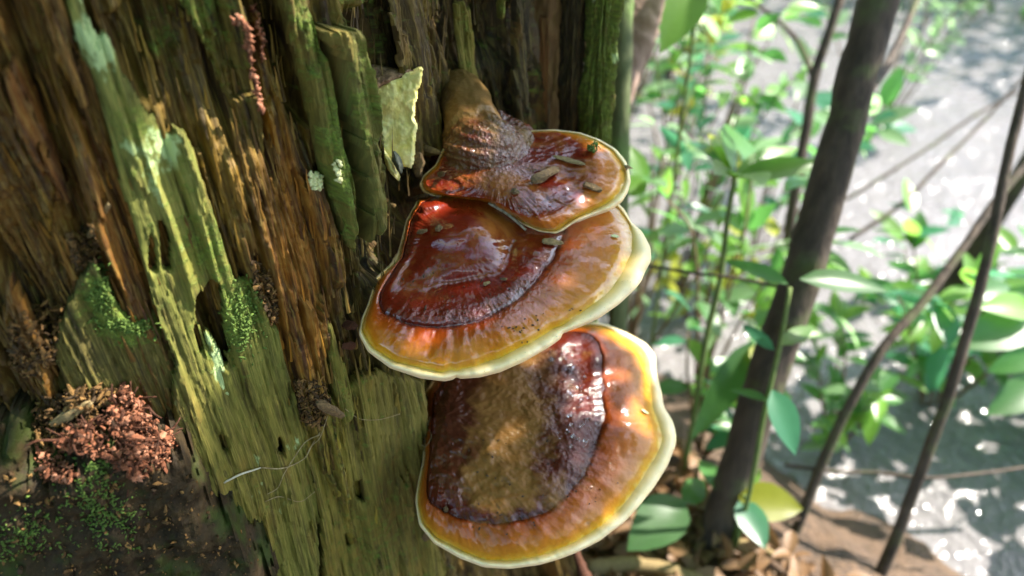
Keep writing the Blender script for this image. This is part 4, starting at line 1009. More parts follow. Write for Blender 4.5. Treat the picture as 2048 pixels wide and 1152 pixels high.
# ------------------------------------------------------------------ right edge of the stump: standing strips and the bark seen through the gap
def standing(name, cx, cy, rx, ry, z0, z1, tintc, moss, seed, amp=1.0, lichen=0.0, lean=(0, 0), mat='plate', nz=420, na=150):
    a = np.linspace(0, 2 * np.pi, na, endpoint=False)[None]; z = np.linspace(z0, z1, nz)[:, None]
    per = (rx + ry) * np.pi
    s_ = a / (2 * np.pi) * per + 0 * z
    A3 = np.cos(a) * 3 + 0 * z; B3 = np.sin(a) * 3 + 0 * z
    d = 0.0035 * (fbm(A3 * 2 + 5, B3 * 2 + z * 9, 81 + seed, 4) - 0.5) * 2 + 0.0024 * (fbm(s_ * 200, z * 25, 82 + seed, 3) - 0.5) * 2 + 0.003 * (strips(s_, z, 0.007, 0.06, 83 + seed) - 0.5) + 0.0012 * (fbm(s_ * 500, z * 300, 84 + seed, 3) - 0.5) * 2 + 0.0026 * (fbm(A3 * 4 + 3, B3 * 4 + z * 90, 86 + seed, 3) - 0.5) * 2
    d = d * amp
    wd = 1 + 0.18 * (fbm(z * 14 + 0 * a, 0 * a + seed, 85, 3) - 0.5) * 2
    X = cx + (rx * wd + d) * np.cos(a) + lean[0] * z; Y = cy + (ry * wd + d) * np.sin(a) + lean[1] * z
    V = np.stack([X, Y, z + 0 * X], -1); N = V.shape[0] * V.shape[1]
    me = mesh_np(name, V.reshape(-1, 3), grid_faces(nz, na, wrap=True), True, {'tint': np.broadcast_to(np.array(tintc, float), (N, 3)), 'moss': np.full(N, moss), 'lichen': np.full(N, lichen)}, np.stack([s_, z + 0 * s_], -1).reshape(-1, 2))
    return obj(name, me, M[mat], stump)
standing('wood_post', 0.0765, 0.240, 0.0130, 0.020, -0.62, 0.40, (0.16, 0.155, 0.07), 0.62, 1, lichen=0.36, amp=1.3)
standing('wood_post', 0.0545, 0.265, 0.0090, 0.03, -0.62, 0.38, (0.07, 0.05, 0.03), 0.25, 2)
standing('bark_slab', 0.042, 0.345, 0.050, 0.008, -0.62, 0.42, (0.36, 0.21, 0.15), 0.1, 3, amp=0.6)
standing('splinter', 0.030, 0.262, 0.0036, 0.004, -0.3, 0.105, (0.38, 0.17, 0.10), 0.1, 4, amp=0.5, nz=160, na=40, lean=(-0.02, 0))

# ------------------------------------------------------------------ bank, creek
def gh(x, y):
    """height of the ground: bank falling to a creek, far bank rising again"""
    q = 0.75 * x + 0.66 * y
    z = -0.60 - 0.23 * sstep(0.38, 0.84, q) - 0.35 * sstep(0.95, 1.9, q) + 0.95 * sstep(4.2, 6.5, q) + 0.5 * sstep(6.5, 30, q)
    z = z + 0.06 * (fbm(x * 3 + 50, y * 3 + 50, 501, 4) - 0.5) * 2 + 0.012 * (fbm(x * 25 + 50, y * 25 + 50, 502, 3) - 0.5) * 2
    return z
def axis_(): 
    a = np.r_[np.arange(0, 2.2, 0.022), np.geomspace(2.2, 60, 60)]
    return a
gx = np.r_[-np.geomspace(60, 0.5, 40), np.arange(-0.45, 2.4, 0.02), np.geomspace(2.42, 60, 60)]
gy = np.r_[-np.geomspace(60, 0.6, 40), np.arange(-0.5, 2.4, 0.02), np.geomspace(2.42, 60, 60)]
GX, GY = np.meshgrid(gx, gy)
k = NT('ground_soil'); ob = k.ob()
n1 = k.noise(ob, 14.0, 6, 0.65); n2 = k.noise(ob, 90.0, 5, 0.6)
c = k.mix(k.rng(n1, 0.35, 0.65), (0.030, 0.017, 0.009), (0.095, 0.052, 0.026)); c = k.mix(k.rng(n2, 0.45, 0.7), c, (0.13, 0.075, 0.04))
k.P(Base_Color=c, Roughness=0.7); k.set(k.b, 'Normal', k.bump(k.math('ADD', n1, n2), 0.8, 0.02)); M['ground'] = k.m
me = mesh_np('ground', np.stack([GX, GY, gh(GX, GY)], -1).reshape(-1, 3), grid_faces(*GX.shape), True)
o = obj('ground', me, M['ground']); tag(o, kind='structure')
k = NT('creek_water'); ob = k.ob()
r1 = k.noise(k.mapv(ob, (1, 1.5, 1)), 5.0, 3, 0.5); r2 = k.noise(ob, 45.0, 2, 0.5)
k.P(Base_Color=k.mix(k.noise(ob, 1.6, 4), (0.13, 0.120, 0.125), (0.20, 0.185, 0.19)), Roughness=0.10, IOR=1.33)
k.b.inputs['Specular IOR Level'].default_value = 0.5
k.set(k.b, 'Normal', k.bump(k.math('ADD', r1, k.math('MULTIPLY', r2, 0.25)), 0.8, 0.05)); M['water'] = k.m
me = mesh_poly('creek_water', [(-60, -60, -0.80), (60, -60, -0.80), (60, 60, -0.80), (-60, 60, -0.80)], [(0, 1, 2, 3)])
o = obj('creek_water', me, M['water']); tag(o, kind='structure')

# ------------------------------------------------------------------ leaves
def leaf_mesh(name, wid=0.36, fold=0.18, curl=0.25, n=7, tipp=1.0, wave=0.0):
    V = []; F = []
    for i in range(n):
        t = i / (n - 1); wd = wid * 0.5 * math.sin(math.pi * min(1, t ** 0.8 * 0.985 + 0.015)) ** 0.85
        z = -curl * t * t
        wv = wave * math.sin(t * 14)
        V += [(-wd, t, z + fold * wd + wv), (-wd * 0.5, t, z + fold * wd * 0.42 + wv * 0.4), (0, t, z), (wd * 0.5, t, z + fold * wd * 0.42 - wv * 0.4), (wd, t, z + fold * wd - wv)]
    for i in range(n - 1):
        for j in range(4):
            a = i * 5 + j; F.append((a, a + 1, a + 6, a + 5))
    return mesh_poly(name, V, F, True)
def leaf_mat(name, c, tr, rough=0.35, mixf=0.5, var=0.5):
    k = NT(name); ob = k.ob()
    rnd = k.n('ObjectInfo').outputs['Random']
    n1 = k.noise(ob, 6.0, 4, 0.6)
    f = k.math('ADD', k.math('MULTIPLY', rnd, 0.7), k.math('MULTIPLY', n1, 0.3))
    d = tuple(x * (1 - var) for x in c); l = tuple(min(1, x * (1 + var)) for x in c)
    col_ = k.mix(f, d, l); trc = k.mix(f, tuple(x * (1 - var * 0.6) for x in tr), tuple(min(1, x * (1 + var * 0.4)) for x in tr))
    k.P(Base_Color=col_, Roughness=rough)
    k.b.inputs['Specular IOR Level'].default_value = 0.5
    t = k.n('BsdfTranslucent', {'Color': trc})
    mx = k.n('MixShader', {0: mixf}); k.t.links.new(k.b.outputs[0], mx.inputs[1]); k.t.links.new(t.outputs[0], mx.inputs[2])
    k.t.links.new(mx.outputs[0], k.out.inputs['Surface'])
    return k.m
LM = {'green': leaf_mat('leaf_green', (0.065, 0.17, 0.045), (0.17, 0.48, 0.10)), 'teal': leaf_mat('leaf_blue_green', (0.05, 0.17, 0.09), (0.12, 0.44, 0.20)),
      'bright': leaf_mat('leaf_bright', (0.12, 0.25, 0.04), (0.34, 0.64, 0.11)), 'yellow': leaf_mat('leaf_yellow_green', (0.24, 0.26, 0.02), (0.55, 0.58, 0.05)),
      'dark': leaf_mat('leaf_dark', (0.03, 0.08, 0.02), (0.08, 0.22, 0.03)), 'pale': leaf_mat('leaf_pale', (0.16, 0.27, 0.13), (0.38, 0.60, 0.28)), 'dry': leaf_mat('leaf_dry', (0.20, 0.11, 0.05), (0.25, 0.13, 0.05), 0.6, 0.25)}
LMESH = {}
def leafdata(kind, shape):
    if (kind, shape) not in LMESH:
        m_ = {'long': leaf_mesh('leaf_long', 0.27, 0.22, 0.22), 'oval': leaf_mesh('leaf_oval', 0.46, 0.2, 0.2), 'wide': leaf_mesh('leaf_wide', 0.60, 0.15, 0.15, wave=0.012)}[shape]
        m_.materials.append(LM[kind]); LMESH[(kind, shape)] = m_
    return LMESH[(kind, shape)]
def frame(p, d, nn, L):
    d = d / np.linalg.norm(d); x = np.cross(d, nn); x /= np.linalg.norm(x) + 1e-9; z = np.cross(x, d)
    m_ = np.eye(4); m_[:3, 0] = x * L; m_[:3, 1] = d * L; m_[:3, 2] = z * L; m_[:3, 3] = p
    return m_
def add_leaf(parent, p, d, nn, L, kind='green', shape='oval'):
    o = bpy.data.objects.new('leaf', leafdata(kind, shape)); col.objects.link(o); o.parent = parent
    m_ = frame(np.asarray(p), np.asarray(d), np.asarray(nn), L); m_[:3, 3] -= np.array(parent.location)
    o.matrix_basis = Matrix(m_.tolist())
    return o
def bark(name, c1, c2, moss=None): return simple_mat(name, c1, c2, 60, 0.85, 0.9, 0.004, (1, 1, 0.25), moss)
M['bark'] = bark('sapling_bark', (0.025, 0.018, 0.013), (0.085, 0.06, 0.042), (0.07, 0.075, 0.03))
M['bark_green'] = bark('green_bark', (0.06, 0.075, 0.03), (0.13, 0.15, 0.06), (0.10, 0.16, 0.04))
M['stem_green'] = simple_mat('green_stem', (0.07, 0.11, 0.03), (0.15, 0.20, 0.05), 80)
M['stem_red'] = simple_mat('brown_stem', (0.10, 0.06, 0.035), (0.18, 0.12, 0.06), 80)
def to_ground(p):
    """carry a stem on, nearly straight down, to where it meets the bank"""
    return np.array([p[0], p[1], gh(np.array(p[0]), np.array(p[1])) - 0.03])
def stems(name, paths, mat, parent, n=10):
    tl = []
    for pts, r0, r1 in paths:
        pts = np.asarray(pts, float); m_ = max(8, 5 * len(pts)); pp = spline(pts, m_)
        tl.append(tube_np(pp, np.linspace(r0, r1, m_), n, 0.10, int(abs(pts[0][0]) * 100) % 97))
    return obj(name, tubes_mesh(name, tl), M[mat], parent)
def px3(L): return np.array([at(np.array(a), np.array(b), np.array(c)) for a, b, c in L])
def tree(name, label, cat, main, r, mat='bark', side=(), leaves=(), group=None):
    P = px3(main); base = to_ground(P[0]) if P[0][2] > -0.5 else P[0]
    if P[0][2] > -0.55: P = np.vstack([base, P])
    t = empty(name, P[0]); tag(t, label, cat, group)
    stems('trunk', [(P, r[0], r[1])], mat, t, 16)
    for sp, ra, rb in side: stems('branch', [(px3(sp), ra, rb)], mat, t)
    for (bx, by, bd, tx, ty, td, kind, shape) in leaves:
        A = at(np.array(bx), np.array(by), np.array(bd)); B = at(np.array(tx), np.array(ty), np.array(td))
        add_leaf(t, A, B - A, np.array([0.1, -0.45, 0.9]) + rng.normal(size=3) * 0.15, np.linalg.norm(B - A), kind, shape)
    return t
tree('sapling', 'thick dark leaning sapling trunk rising from leaf litter beside the fungi', 'tree', [(1425, 1095, 1.10), (1470, 950, 1.05), (1525, 780, 1.0), (1590, 590, 0.96), (1640, 430, 0.93), (1690, 260, 0.90), (1720, 130, 0.88), (1760, -10, 0.86), (1800, -140, 0.85), (1900, -480, 0.85), (2000, -800, 0.86)], (0.0255, 0.0185), 'bark',
     side=[([(1705, 215, 0.90), (1740, 180, 0.93), (1785, 110, 1.0), (1830, 10, 1.08), (1860, -80, 1.12)], 0.006, 0.004)])
tree('sapling', 'slim forked sapling standing just behind the thick leaning one', 'tree', [(1570, 560, 1.5), (1578, 470, 1.45), (1592, 370, 1.42), (1612, 260, 1.4), (1630, 150, 1.38), (1660, 60, 1.36), (1690, -40, 1.35), (1750, -260, 1.34), (1800, -500, 1.34)], (0.011, 0.007), 'bark',
     side=[([(1628, 160, 1.38), (1600, 90, 1.42), (1560, 45, 1.46), (1500, 0, 1.5), (1450, -30, 1.52)], 0.005, 0.003), ([(1592, 360, 1.42), (1650, 300, 1.5), (1700, 270, 1.55)], 0.003, 0.002)])
tree('sapling', 'thin dark sapling curving up from the brown mud by the water', 'tree', [(1755, 1160, 1.12), (1790, 1080, 1.1), (1850, 920, 1.06), (1900, 780, 1.03), (1950, 610, 1.0), (1985, 470, 0.98), (2015, 320, 0.97), (2050, 180, 0.96), (2080, 60, 0.95)], (0.0085, 0.0055), 'bark')
tree('sapling', 'thin dark sapling slanting strongly across the thin upright one', 'tree', [(1555, 1160, 1.16), (1600, 1040, 1.13), (1660, 890, 1.1), (1710, 790, 1.08), (1770, 690, 1.07), (1850, 600, 1.08), (1930, 490, 1.1), (2000, 390, 1.12), (2070, 310, 1.14)], (0.0075, 0.0055), 'bark')
tree('sapling', 'green-barked pole standing against the mossy edge of the stump', 'tree', [(1236, 640, 0.98), (1237, 480, 0.95), (1238, 330, 0.92), (1242, 200, 0.90), (1246, 90, 0.89), (1250, -60, 0.88), (1262, -350, 0.87), (1275, -700, 0.87)], (0.0120, 0.0105), 'bark_green')
t = tree('broken_trunk', 'brown broken trunk end hanging behind the mossy stump edge', 'tree', [(1252, 185, 1.02), (1256, 120, 1.02), (1266, 60, 1.02), (1282, -10, 1.02), (1300, -90, 1.02)], (0.012, 0.034), 'stem_red')
bpy.data.objects.remove(t.children[0]); P = px3([(1250, 215, 1.02), (1254, 130, 1.02), (1266, 60, 1.02), (1282, -10, 1.02), (1305, -120, 1.02), (1370, -420, 1.0), (1440, -800, 1.0)])
M['pinkbark'] = simple_mat('pink_bark', (0.16, 0.10, 0.075), (0.36, 0.25, 0.20), 60, 0.85, 0.9, 0.004, (1, 1, 0.25))
pp = spline(P, 60); o = obj('trunk', tubes_mesh('trunk', [tube_np(pp, np.interp(np.linspace(0, 1, 60), [0, 0.1, 0.22, 0.45, 1], [0.006, 0.018, 0.028, 0.034, 0.036]), 20, 0.12, 5)]), M['pinkbark'], t)
tree('branch', 'level bare twig crossing low over the brown mud', 'branch', [(1570, 935, 1.3), (1640, 940, 1.28), (1760, 946, 1.25), (1850, 955, 1.22), (1950, 948, 1.2), (2080, 932, 1.18)], (0.0035, 0.002), 'bark') if False else None
def loose(name, label, pts, r0, r1, mat='bark'):
    P = px3(pts); m_ = 6 * len(P); o = obj(name, tubes_mesh(name, [tube_np(spline(P, m_), np.linspace(r0, r1, m_), 8, 0.15, 3)]), M[mat]); tag(o, label, 'branch')
loose('bare_twig', 'level bare twig crossing low over the brown mud', [(1570, 930, 1.12), (1660, 942, 1.11), (1760, 946, 1.10), (1850, 956, 1.08), (1950, 948, 1.1), (2100, 928, 1.15)], 0.0032, 0.0022)
loose('bare_twig', 'thin bare twig running level to the thick sapling', [(1290, 530, 1.05), (1380, 545, 1.03), (1470, 556, 1.0), (1565, 575, 0.97)], 0.0025, 0.002)
loose('bare_twig', 'faint slanting twig high above the pale water', [(1640, 430, 1.7), (1740, 370, 1.7), (1850, 300, 1.72), (1960, 225, 1.75), (2080, 160, 1.8)], 0.004, 0.003)
loose('bare_twig', 'faint slanting twig low above the pale water', [(1700, 480, 1.5), (1800, 410, 1.52), (1880, 330, 1.55), (1960, 250, 1.6), (2060, 140, 1.6)], 0.0045, 0.003)
# seedling with a whorl of leaves
def seedling(label, main, r, lv, mat='stem_green'):
    return tree('seedling', label, 'plant', main, r, mat, leaves=lv)
seedling('seedling with a whorl of bright lance-shaped leaves left of the thick sapling', [(1352, 1010, 1.2), (1385, 850, 1.12), (1412, 680, 1.06), (1440, 560, 1.02), (1455, 440, 0.99), (1470, 352, 0.97)], (0.0045, 0.0032),
         [(1470, 352, 0.97, 1432, 232, 1.06, 'yellow', 'long'), (1470, 352, 0.97, 1500, 228, 1.08, 'green', 'oval'), (1472, 352, 0.97, 1612, 272, 1.0, 'bright', 'long'), (1474, 354, 0.97, 1662, 308, 0.96, 'bright', 'long'),
          (1470, 354, 0.97, 1395, 300, 0.95, 'pale', 'long'), (1468, 350, 0.97, 1380, 240, 1.08, 'teal', 'long'), (1470, 352, 0.97, 1530, 330, 0.86, 'bright', 'oval'), (1470, 352, 0.97, 1450, 320, 0.88, 'bright', 'oval')])
seedling('low plant with long dark green leaves crossing the thick sapling', [(1500, 980, 1.0), (1530, 820, 0.95), (1560, 690, 0.92), (1580, 575, 0.90)], (0.0035, 0.0025),
         [(1600, 558, 0.90, 1795, 562, 0.90, 'green', 'long'), (1575, 568, 0.90, 1452, 505, 0.92, 'green', 'long'), (1560, 690, 0.92, 1640, 640, 0.95, 'bright', 'long'), (1545, 780, 0.93, 1600, 905, 0.9, 'teal', 'oval'), (1535, 800, 0.94, 1460, 770, 0.96, 'green', 'long'), (1548, 700, 0.92, 1480, 640, 0.95, 'teal', 'long')])
seedling('low plant with a broad yellow leaf at the foot of the thick sapling', [(1460, 1110, 1.08), (1478, 1040, 1.05), (1490, 990, 1.03)], (0.004, 0.003),
         [(1478, 995, 1.03, 1612, 1015, 1.02, 'yellow', 'wide'), (1480, 1000, 1.03, 1535, 1090, 0.98, 'teal', 'wide'), (1470, 1000, 1.04, 1400, 905, 1.1, 'green', 'oval'), (1470, 980, 1.04, 1510, 900, 1.12, 'bright', 'oval')])
seedling('low plant with one broad green leaf in the leaf litter', [(1335, 1110, 1.10), (1345, 1060, 1.08), (1365, 1005, 1.05)], (0.003, 0.002),
         [(1368, 1000, 1.04, 1262, 1092, 0.98, 'green', 'wide'), (1365, 1005, 1.05, 1420, 950, 1.1, 'green', 'oval')])
seedling('slender plant with dark hanging leaves between seedling and sapling', [(1440, 1000, 1.2), (1480, 850, 1.14), (1505, 690, 1.1)], (0.004, 0.0025),
         [(1505, 682, 1.1, 1398, 872, 1.05, 'dark', 'long'), (1508, 690, 1.1, 1540, 760, 1.05, 'yellow', 'oval'), (1500, 700, 1.1, 1560, 640, 1.15, 'green', 'long')])
seedling('plant with bright green leaves reaching in from beyond the thin saplings', [(2110, 900, 1.3), (2090, 760, 1.25), (2070, 640, 1.2), (2060, 560, 1.2)], (0.005, 0.003),
         [(2070, 620, 1.2, 1985, 602, 1.15, 'bright', 'oval'), (2075, 590, 1.2, 2015, 566, 1.25, 'green', 'oval'), (2065, 640, 1.2, 1930, 680, 1.15, 'green', 'oval'), (2080, 700, 1.22, 1990, 740, 1.2, 'green', 'oval'), (2060, 560, 1.2, 1960, 530, 1.3, 'teal', 'oval'), (2085, 760, 1.25, 1995, 820, 1.2, 'green', 'oval'), (2060, 570, 1.2, 2100, 500, 1.2, 'bright', 'wide')])
t = seedling('leafy twig with one big bright leaf hanging into the top of the view', [(1430, -260, 1.0), (1400, -120, 0.98), (1385, -40, 0.96)], (0.003, 0.002),
         [(1400, -45, 0.95, 1332, 88, 0.92, 'bright', 'oval'), (1395, -80, 0.97, 1460, 20, 1.0, 'green', 'oval'), (1400, -100, 0.98, 1330, -60, 1.0, 'green', 'oval')])

# ------------------------------------------------------------------ shrubs of single leaves, each with its own stems
def shrub(label, base, h, spread, nst, nl, L, kinds, shape, lean=(0, 0), group='leafy shrubs on the creek bank'):
    base = np.array([base[0], base[1], float(gh(np.array(base[0]), np.array(base[1]))) - 0.02])
    if base[2] < -0.95: base[2] = -0.95
    t = empty('leafy_shrub', base); tag(t, label, 'shrub', group)
    paths = []; tips = []
    for i in range(nst):
        a = rng.uniform(0, 6.28); s_ = spread * rng.uniform(0.35, 1); hh = h * rng.uniform(0.6, 1)
        e = base + np.array([math.cos(a) * s_ + lean[0], math.sin(a) * s_ + lean[1], hh]); mid = base + (e - base) * 0.5 + np.array([0, 0, 0.12 * h]) + rng.normal(size=3) * 0.04 * h
        pp = spline(np.array([base, mid, e]), 12); paths.append((pp[::3], 0.004, 0.0012)); tips.append(pp)
    stems('stem', paths, 'stem_red', t, 6)
    for i in range(nl):
        pp = tips[i % nst]; u = rng.uniform(0.3, 1); j = min(len(pp) - 2, int(u * (len(pp) - 1))); p = pp[j] + (pp[j + 1] - pp[j]) * rng.uniform()
        d = rng.normal(size=3) * np.array([1, 1, 0.45]) + (pp[j + 1] - pp[j]) / np.linalg.norm(pp[j + 1] - pp[j]) * 0.5
        d[2] -= 0.15
        nn = np.array([0, 0, 1.0]) + rng.normal(size=3) * 0.35
        add_leaf(t, p, d, nn, L * rng.uniform(0.6, 1.25), kinds[rng.integers(len(kinds))], shape)
    return t
SHR = [((0.40, 1.10), 0.95, 0.22, 9, 110, 0.06, ['pale', 'bright', 'green'], 'oval', 'light green small-leaved shrub between pole and forked sapling'), ((0.22, 0.70), 0.62, 0.14, 8, 70, 0.055, ['green', 'teal', 'bright', 'pale'], 'long', 'mixed green shrub hugging the green-barked pole'),
       ((0.50, 1.75), 1.0, 0.3, 9, 120, 0.075, ['pale', 'yellow', 'teal'], 'oval', 'pale yellowish shrub far behind the seedling'), ((1.25, 2.1), 1.0, 0.5, 12, 170, 0.07, ['pale', 'pale', 'green'], 'oval', 'pale shrub with hanging leaves beyond the pale water'), ((0.62, 0.62), 0.34, 0.18, 8, 100, 0.055, ['pale', 'bright', 'green'], 'oval', 'low light shrub right of the thick sapling'),
       ((0.95, 0.95), 0.30, 0.2, 8, 80, 0.055, ['pale', 'bright', 'teal'], 'oval', 'light small-leaved shrub in the shallows between the thin saplings'), ((1.15, 0.72), 0.50, 0.2, 9, 100, 0.065, ['bright', 'green', 'pale'], 'oval', 'bright shrub in the shallows beyond the thin upright sapling'),
       ((0.34, 0.62), 0.60, 0.16, 7, 70, 0.07, ['green', 'bright', 'pale'], 'oval', 'oval-leaved shrub just behind the wide fungus cap'), ((0.26, 0.95), 0.85, 0.20, 8, 80, 0.075, ['pale', 'bright', 'teal'], 'long', 'narrow-leaved pale shrub behind the seedling'),
       ((0.52, 0.80), 0.48, 0.18, 7, 70, 0.065, ['bright', 'pale', 'yellow'], 'oval', 'yellow-green shrub behind the thick sapling'), ((0.30, 0.42), 0.22, 0.12, 6, 36, 0.055, ['green', 'teal', 'bright'], 'oval', 'low green shrub behind the lower fungus cap'),
       ((0.85, 0.72), 0.46, 0.26, 10, 120, 0.075, ['green', 'bright', 'teal'], 'oval', 'low bushy shrub between the two thin saplings'), ((1.08, 0.58), 0.44, 0.24, 10, 110, 0.075, ['green', 'bright'], 'wide', 'broad-leaved shrub at the edge of the pale water'),
       ((1.18, 0.98), 0.50, 0.30, 10, 120, 0.08, ['teal', 'green', 'bright'], 'oval', 'blue-green shrub standing in the shallows'), ((0.62, 1.25), 0.75, 0.25, 8, 80, 0.085, ['pale', 'green', 'teal'], 'oval', 'tall pale shrub behind the forked sapling'),
       ((0.20, 1.45), 1.05, 0.28, 9, 100, 0.10, ['teal', 'green', 'pale', 'bright'], 'oval', 'tall blue-green shrub behind the green-barked pole'), ((0.95, 0.22), 0.10, 0.12, 6, 34, 0.055, ['green', 'bright'], 'long', 'grassy low plant at the near water edge'),
       ((0.42, 0.98), 0.36, 0.16, 7, 60, 0.06, ['yellow', 'bright', 'pale'], 'oval', 'small yellowish shrub on the slope behind the seedling')]
for b, h, s_, ns, nl, L, kd, shp, lab in SHR: shrub(lab, b, h, s_, ns, nl, L, kd, shp)

# ------------------------------------------------------------------ far bank: bushes, each with stems and a mass of leaves
def bush(label, base, h, rad, nl, L, kind, hang=0.0):
    base = np.array([base[0], base[1], max(-0.9, float(gh(np.array(base[0]), np.array(base[1]))))])
    t = empty('far_bush', base); tag(t, label, 'bush', 'bushes on the far bank')
    cs = [base + np.array([rng.normal() * rad * 0.5, rng.normal() * rad * 0.5, h * rng.uniform(0.25, 1.0)]) for _ in range(14)]
    stems('stem', [(np.array([base, base + (c_ - base) * 0.55 + rng.normal(size=3) * 0.05, c_]), 0.02, 0.006) for c_ in cs], 'stem_red', t, 6)
    m_ = leaf_mesh('leaf', 0.45, 0.2, 0.2, 4); LV = np.array([v.co for v in m_.vertices]); LF = np.array([tuple(p.vertices) for p in m_.polygons]); bpy.data.meshes.remove(m_)
    V = []; F = []
    for i in range(nl):
        c_ = cs[rng.integers(len(cs))]; p = c_ + rng.normal(size=3) * rad * np.array([0.30, 0.30, 0.22])
        fr = frame(p, rng.normal(size=3) * np.array([1, 1, 0.5]) - np.array([0, 0, 0.2]), np.array([0, 0, 1.0]) + rng.normal(size=3) * 0.4, L * rng.uniform(0.6, 1.3))
        V.append(LV @ fr[:3, :3].T + fr[:3, 3]); F.append(LF + len(LV) * i)
    o = obj('foliage', mesh_np('foliage', np.vstack(V), np.vstack(F), True), LM[kind], t); tag(o, kind='stuff')
for b, h, r, nl, L, kd, lab in [((0.2, 4.3), 1.3, 0.9, 900, 0.11, 'green', 'dense green bush on the far bank behind the green-barked pole'), ((1.1, 4.2), 1.0, 0.8, 800, 0.11, 'pale', 'pale bush on the far bank behind the forked sapling'),
                                ((2.0, 3.9), 0.9, 0.8, 800, 0.11, 'teal', 'blue-green bush on the far bank above the pale water'), ((3.0, 3.3), 1.0, 0.9, 900, 0.11, 'green', 'green bush on the far bank behind the thin saplings'),
                                ((0.5, 2.6), 0.75, 0.4, 260, 0.09, 'bright', 'bright bush at the water edge behind the seedling'), ((3.6, 2.2), 0.8, 0.7, 500, 0.11, 'pale', 'pale bush where the creek bends away'), ((2.6, 2.8), 0.5, 0.4, 260, 0.10, 'dark', 'dark bush hanging over the far water edge')]:
    bush(lab, b, h, r, nl, L, kd)

# ------------------------------------------------------------------ unseen forest trees, added to dim and pattern the sky light
def shade_tree(label, base, h0, h1, rad, nl, L):
    base = np.array([base[0], base[1], float(gh(np.array(base[0]), np.array(base[1]))) - 0.1])
    t = empty('shade_tree', base); tag(t, label, 'tree', 'unseen shade trees added round the stump')
    top = base + np.array([rng.normal() * 0.2, rng.normal() * 0.2, h1 - base[2]])
    stems('trunk', [(np.array([base, base + (top - base) * 0.5 + rng.normal(size=3) * 0.1, top]), 0.12, 0.03)], 'bark', t, 12)
    cs = [np.array([base[0] + rng.normal() * rad * 0.55, base[1] + rng.normal() * rad * 0.55, rng.uniform(h0, h1)]) for _ in range(22)]
    stems('limb', [(np.array([base + (top - base) * np.clip((c_[2] - 0.5 - base[2]) / (h1 - base[2]), 0.2, 0.9), (c_ + base + (top - base) * 0.6) / 2 + rng.normal(size=3) * 0.1, c_]), 0.03, 0.008) for c_ in cs], 'bark', t, 6)
    m_ = leaf_mesh('leaf', 0.5, 0.2, 0.2, 4); LV = np.array([v.co for v in m_.vertices]); LF = np.array([tuple(p.vertices) for p in m_.polygons]); bpy.data.meshes.remove(m_)
    V = []; F = []
    for i in range(nl):
        p = cs[rng.integers(len(cs))] + rng.normal(size=3) * rad * np.array([0.2, 0.2, 0.13])
        fr = frame(p, rng.normal(size=3) * np.array([1, 1, 0.5]), np.array([0, 0, 1.0]) + rng.normal(size=3) * 0.5, L * rng.uniform(0.6, 1.3))
        V.append(LV @ fr[:3, :3].T + fr[:3, 3]); F.append(LF + len(LV) * i)
    o = obj('crown', mesh_np('crown', np.vstack(V), np.vstack(F), True), LM['green'], t); tag(o, kind='stuff')
for b, h0, h1, r, nl, L, lab in [((-1.5, 2.6), 1.3, 4.0, 1.5, 1500, 0.20, 'unseen tree with a broad crown behind the stump, added for shade'), ((1.0, 5.4), 1.6, 5.0, 1.9, 1500, 0.25, 'unseen tall tree on the far bank, added to break up reflections'), ((-2.6, 0.2), 1.2, 4.5, 1.6, 1500, 0.22, 'unseen tree left of the stump, added for shade'),
                                 ((-1.8, -3.2), 1.8, 5.0, 1.9, 1400, 0.25, 'unseen tall leafy tree on the near bank away from the water, added for shade'), ((-1.9, 1.5), 2.4, 4.6, 1.1, 900, 0.20, 'unseen slim tree behind the stump, added for shade'),
                                 ((0.2, -2.0), 1.5, 4.2, 1.5, 1700, 0.20, 'unseen leafy tree on the near bank facing the stump, added for shade'), ((1.9, -2.6), 1.2, 4.5, 1.6, 1500, 0.22, 'unseen leafy tree on the near bank by the water, added for shade')]:
    shade_tree(lab, b, h0, h1, r, nl, L)

# ------------------------------------------------------------------ leaf litter on the bank
m_ = leaf_mesh('leaf', 0.5, 0.35, 0.3, 5); LV = np.array([v.co for v in m_.vertices]); LF = np.array([tuple(p.vertices) for p in m_.polygons]); bpy.data.meshes.remove(m_)
V = []; F = []; i = 0
while i < 900:
    x, y = rng.uniform(0.0, 0.75), rng.uniform(0.02, 0.75)
    if 0.75 * x + 0.66 * y > 0.44 or x < -0.05: continue
    fr = frame(np.array([x, y, float(gh(np.array(x), np.array(y))) + rng.uniform(0.002, 0.03)]), rng.normal(size=3) * np.array([1, 1, 0.25]), np.array([0, 0, 1.0]) + rng.normal(size=3) * 0.7, rng.uniform(0.018, 0.05))
    V.append(LV @ fr[:3, :3].T + fr[:3, 3]); F.append(LF + len(LV) * i); i += 1
o = obj('leaf_litter', mesh_np('leaf_litter', np.vstack(V), np.vstack(F), True), LM['dry']); tag(o, 'dry brown fallen leaves covering the bank by the saplings', 'leaves', kind='stuff')
for lab, pts, r in (('grey fallen stick in the leaf litter below the lower fungus cap', [(1180, 1085, 1.02), (1260, 1092, 1.03), (1340, 1120, 1.03), (1420, 1170, 1.02)], 0.011), ('thin fallen stick running from the thick sapling foot', [(1420, 1085, 1.08), (1500, 1105, 1.07), (1580, 1150, 1.05)], 0.005)):
    P = px3(pts); P[:, 2] = [float(gh(np.array(p[0]), np.array(p[1]))) + r + 0.01 for p in P]
    o = obj('fallen_stick', tubes_mesh('fallen_stick', [tube_np(spline(P, 20), np.full(20, r), 10, 0.2, 4)]), M['chip_pale']); tag(o, lab, 'stick')
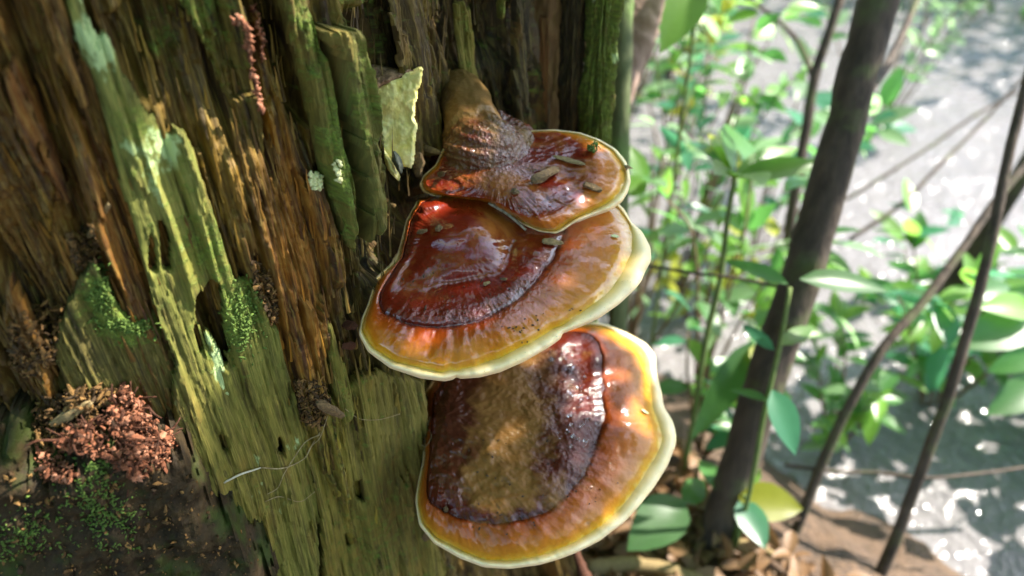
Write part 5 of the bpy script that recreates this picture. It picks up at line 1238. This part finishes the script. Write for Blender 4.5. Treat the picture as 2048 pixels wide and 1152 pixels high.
o = obj('wood_sliver', tubes_mesh('wood_sliver', [tube_np(spline(px3([(1150, 1095, 0.80), (1158, 1120, 0.79), (1168, 1150, 0.78), (1185, 1200, 0.77)]), 16), np.linspace(0.003, 0.008, 16), 10, 0.25, 2)]), M['crumb']); tag(o, 'sunlit pink wood splinter under the lower fungus cap', 'splinter')

# ------------------------------------------------------------------ leafy branch added out of view to shade the stump, gaps shaped for sun spots
spots = [(on_surface(848, 405)[0], 0.010), (on_surface(1160, 690)[0], 0.008), (on_surface(1172, 792)[0], 0.009), (on_surface(1262, 682)[0], 0.011), (on_surface(1302, 712)[0], 0.010), (on_surface(478, 60)[0], 0.014), (on_surface(515, 60)[0], 0.012), (on_surface(505, 140)[0], 0.012),
         (on_surface(250, 830)[0], 0.016), (on_surface(290, 890)[0], 0.020), (on_surface(130, 920)[0], 0.018), (on_surface(345, 725)[0], 0.009), (on_surface(385, 300)[0], 0.016), (on_surface(420, 400)[0], 0.016), (at(np.array(1158), np.array(1120), np.array(0.79)), 0.02)]
ux = np.cross(SUN, [0, 0, 1.0]); ux /= np.linalg.norm(ux); uy = np.cross(ux, SUN)
can = empty('shade_branch', np.array([0.9, 0.9, -0.75])); tag(can, 'unseen leafy branch added to shade the fungi, with gaps for sun spots', 'tree')
V = []; F = []; i = 0
LVw = LV.copy(); tries = 0
while i < 7500 and tries < 60000:
    tries += 1
    a, b = rng.uniform(-0.44, 0.34), rng.uniform(-0.42, 0.36)
    c = SUN * rng.uniform(1.25, 1.75) + ux * a * -1 + uy * b + np.array([-0.03, 0.02, 0])
    L = rng.uniform(0.020, 0.034)
    d = rng.normal(size=3); d -= (d @ SUN) * SUN; d /= np.linalg.norm(d)
    cen = c + d * L * 0.5
    bad = False
    for sp_, rad in spots:
        v = cen - sp_; off_ = v - (v @ SUN) * SUN
        if np.linalg.norm(off_) < rad + L * 0.42: bad = True; break
    if bad: continue
    fr = frame(c, d, SUN + rng.normal(size=3) * 0.35, L)
    V.append(LV @ fr[:3, :3].T + fr[:3, 3]); F.append(LF + len(LV) * i); i += 1
o = obj('foliage', mesh_np('foliage', np.vstack(V), np.vstack(F), True), LM['dark'], can); tag(o, kind='stuff')
cc = SUN * 1.5
stems('branch', [(np.array([[0.9, 0.9, -0.75], [0.98, 0.75, 0.3], cc + [0.15, 0.2, 0.1], cc + [-0.1, -0.1, 0.05]]), 0.02, 0.006), (np.array([cc + [0.15, 0.2, 0.1], cc + [0.2, -0.1, 0.0], cc + [0.15, -0.35, -0.05]]), 0.008, 0.003), (np.array([cc + [0.05, 0.1, 0.1], cc + [-0.15, 0.15, 0.15], cc + [-0.3, 0.1, 0.2]]), 0.008, 0.003)], 'bark', can, 8)
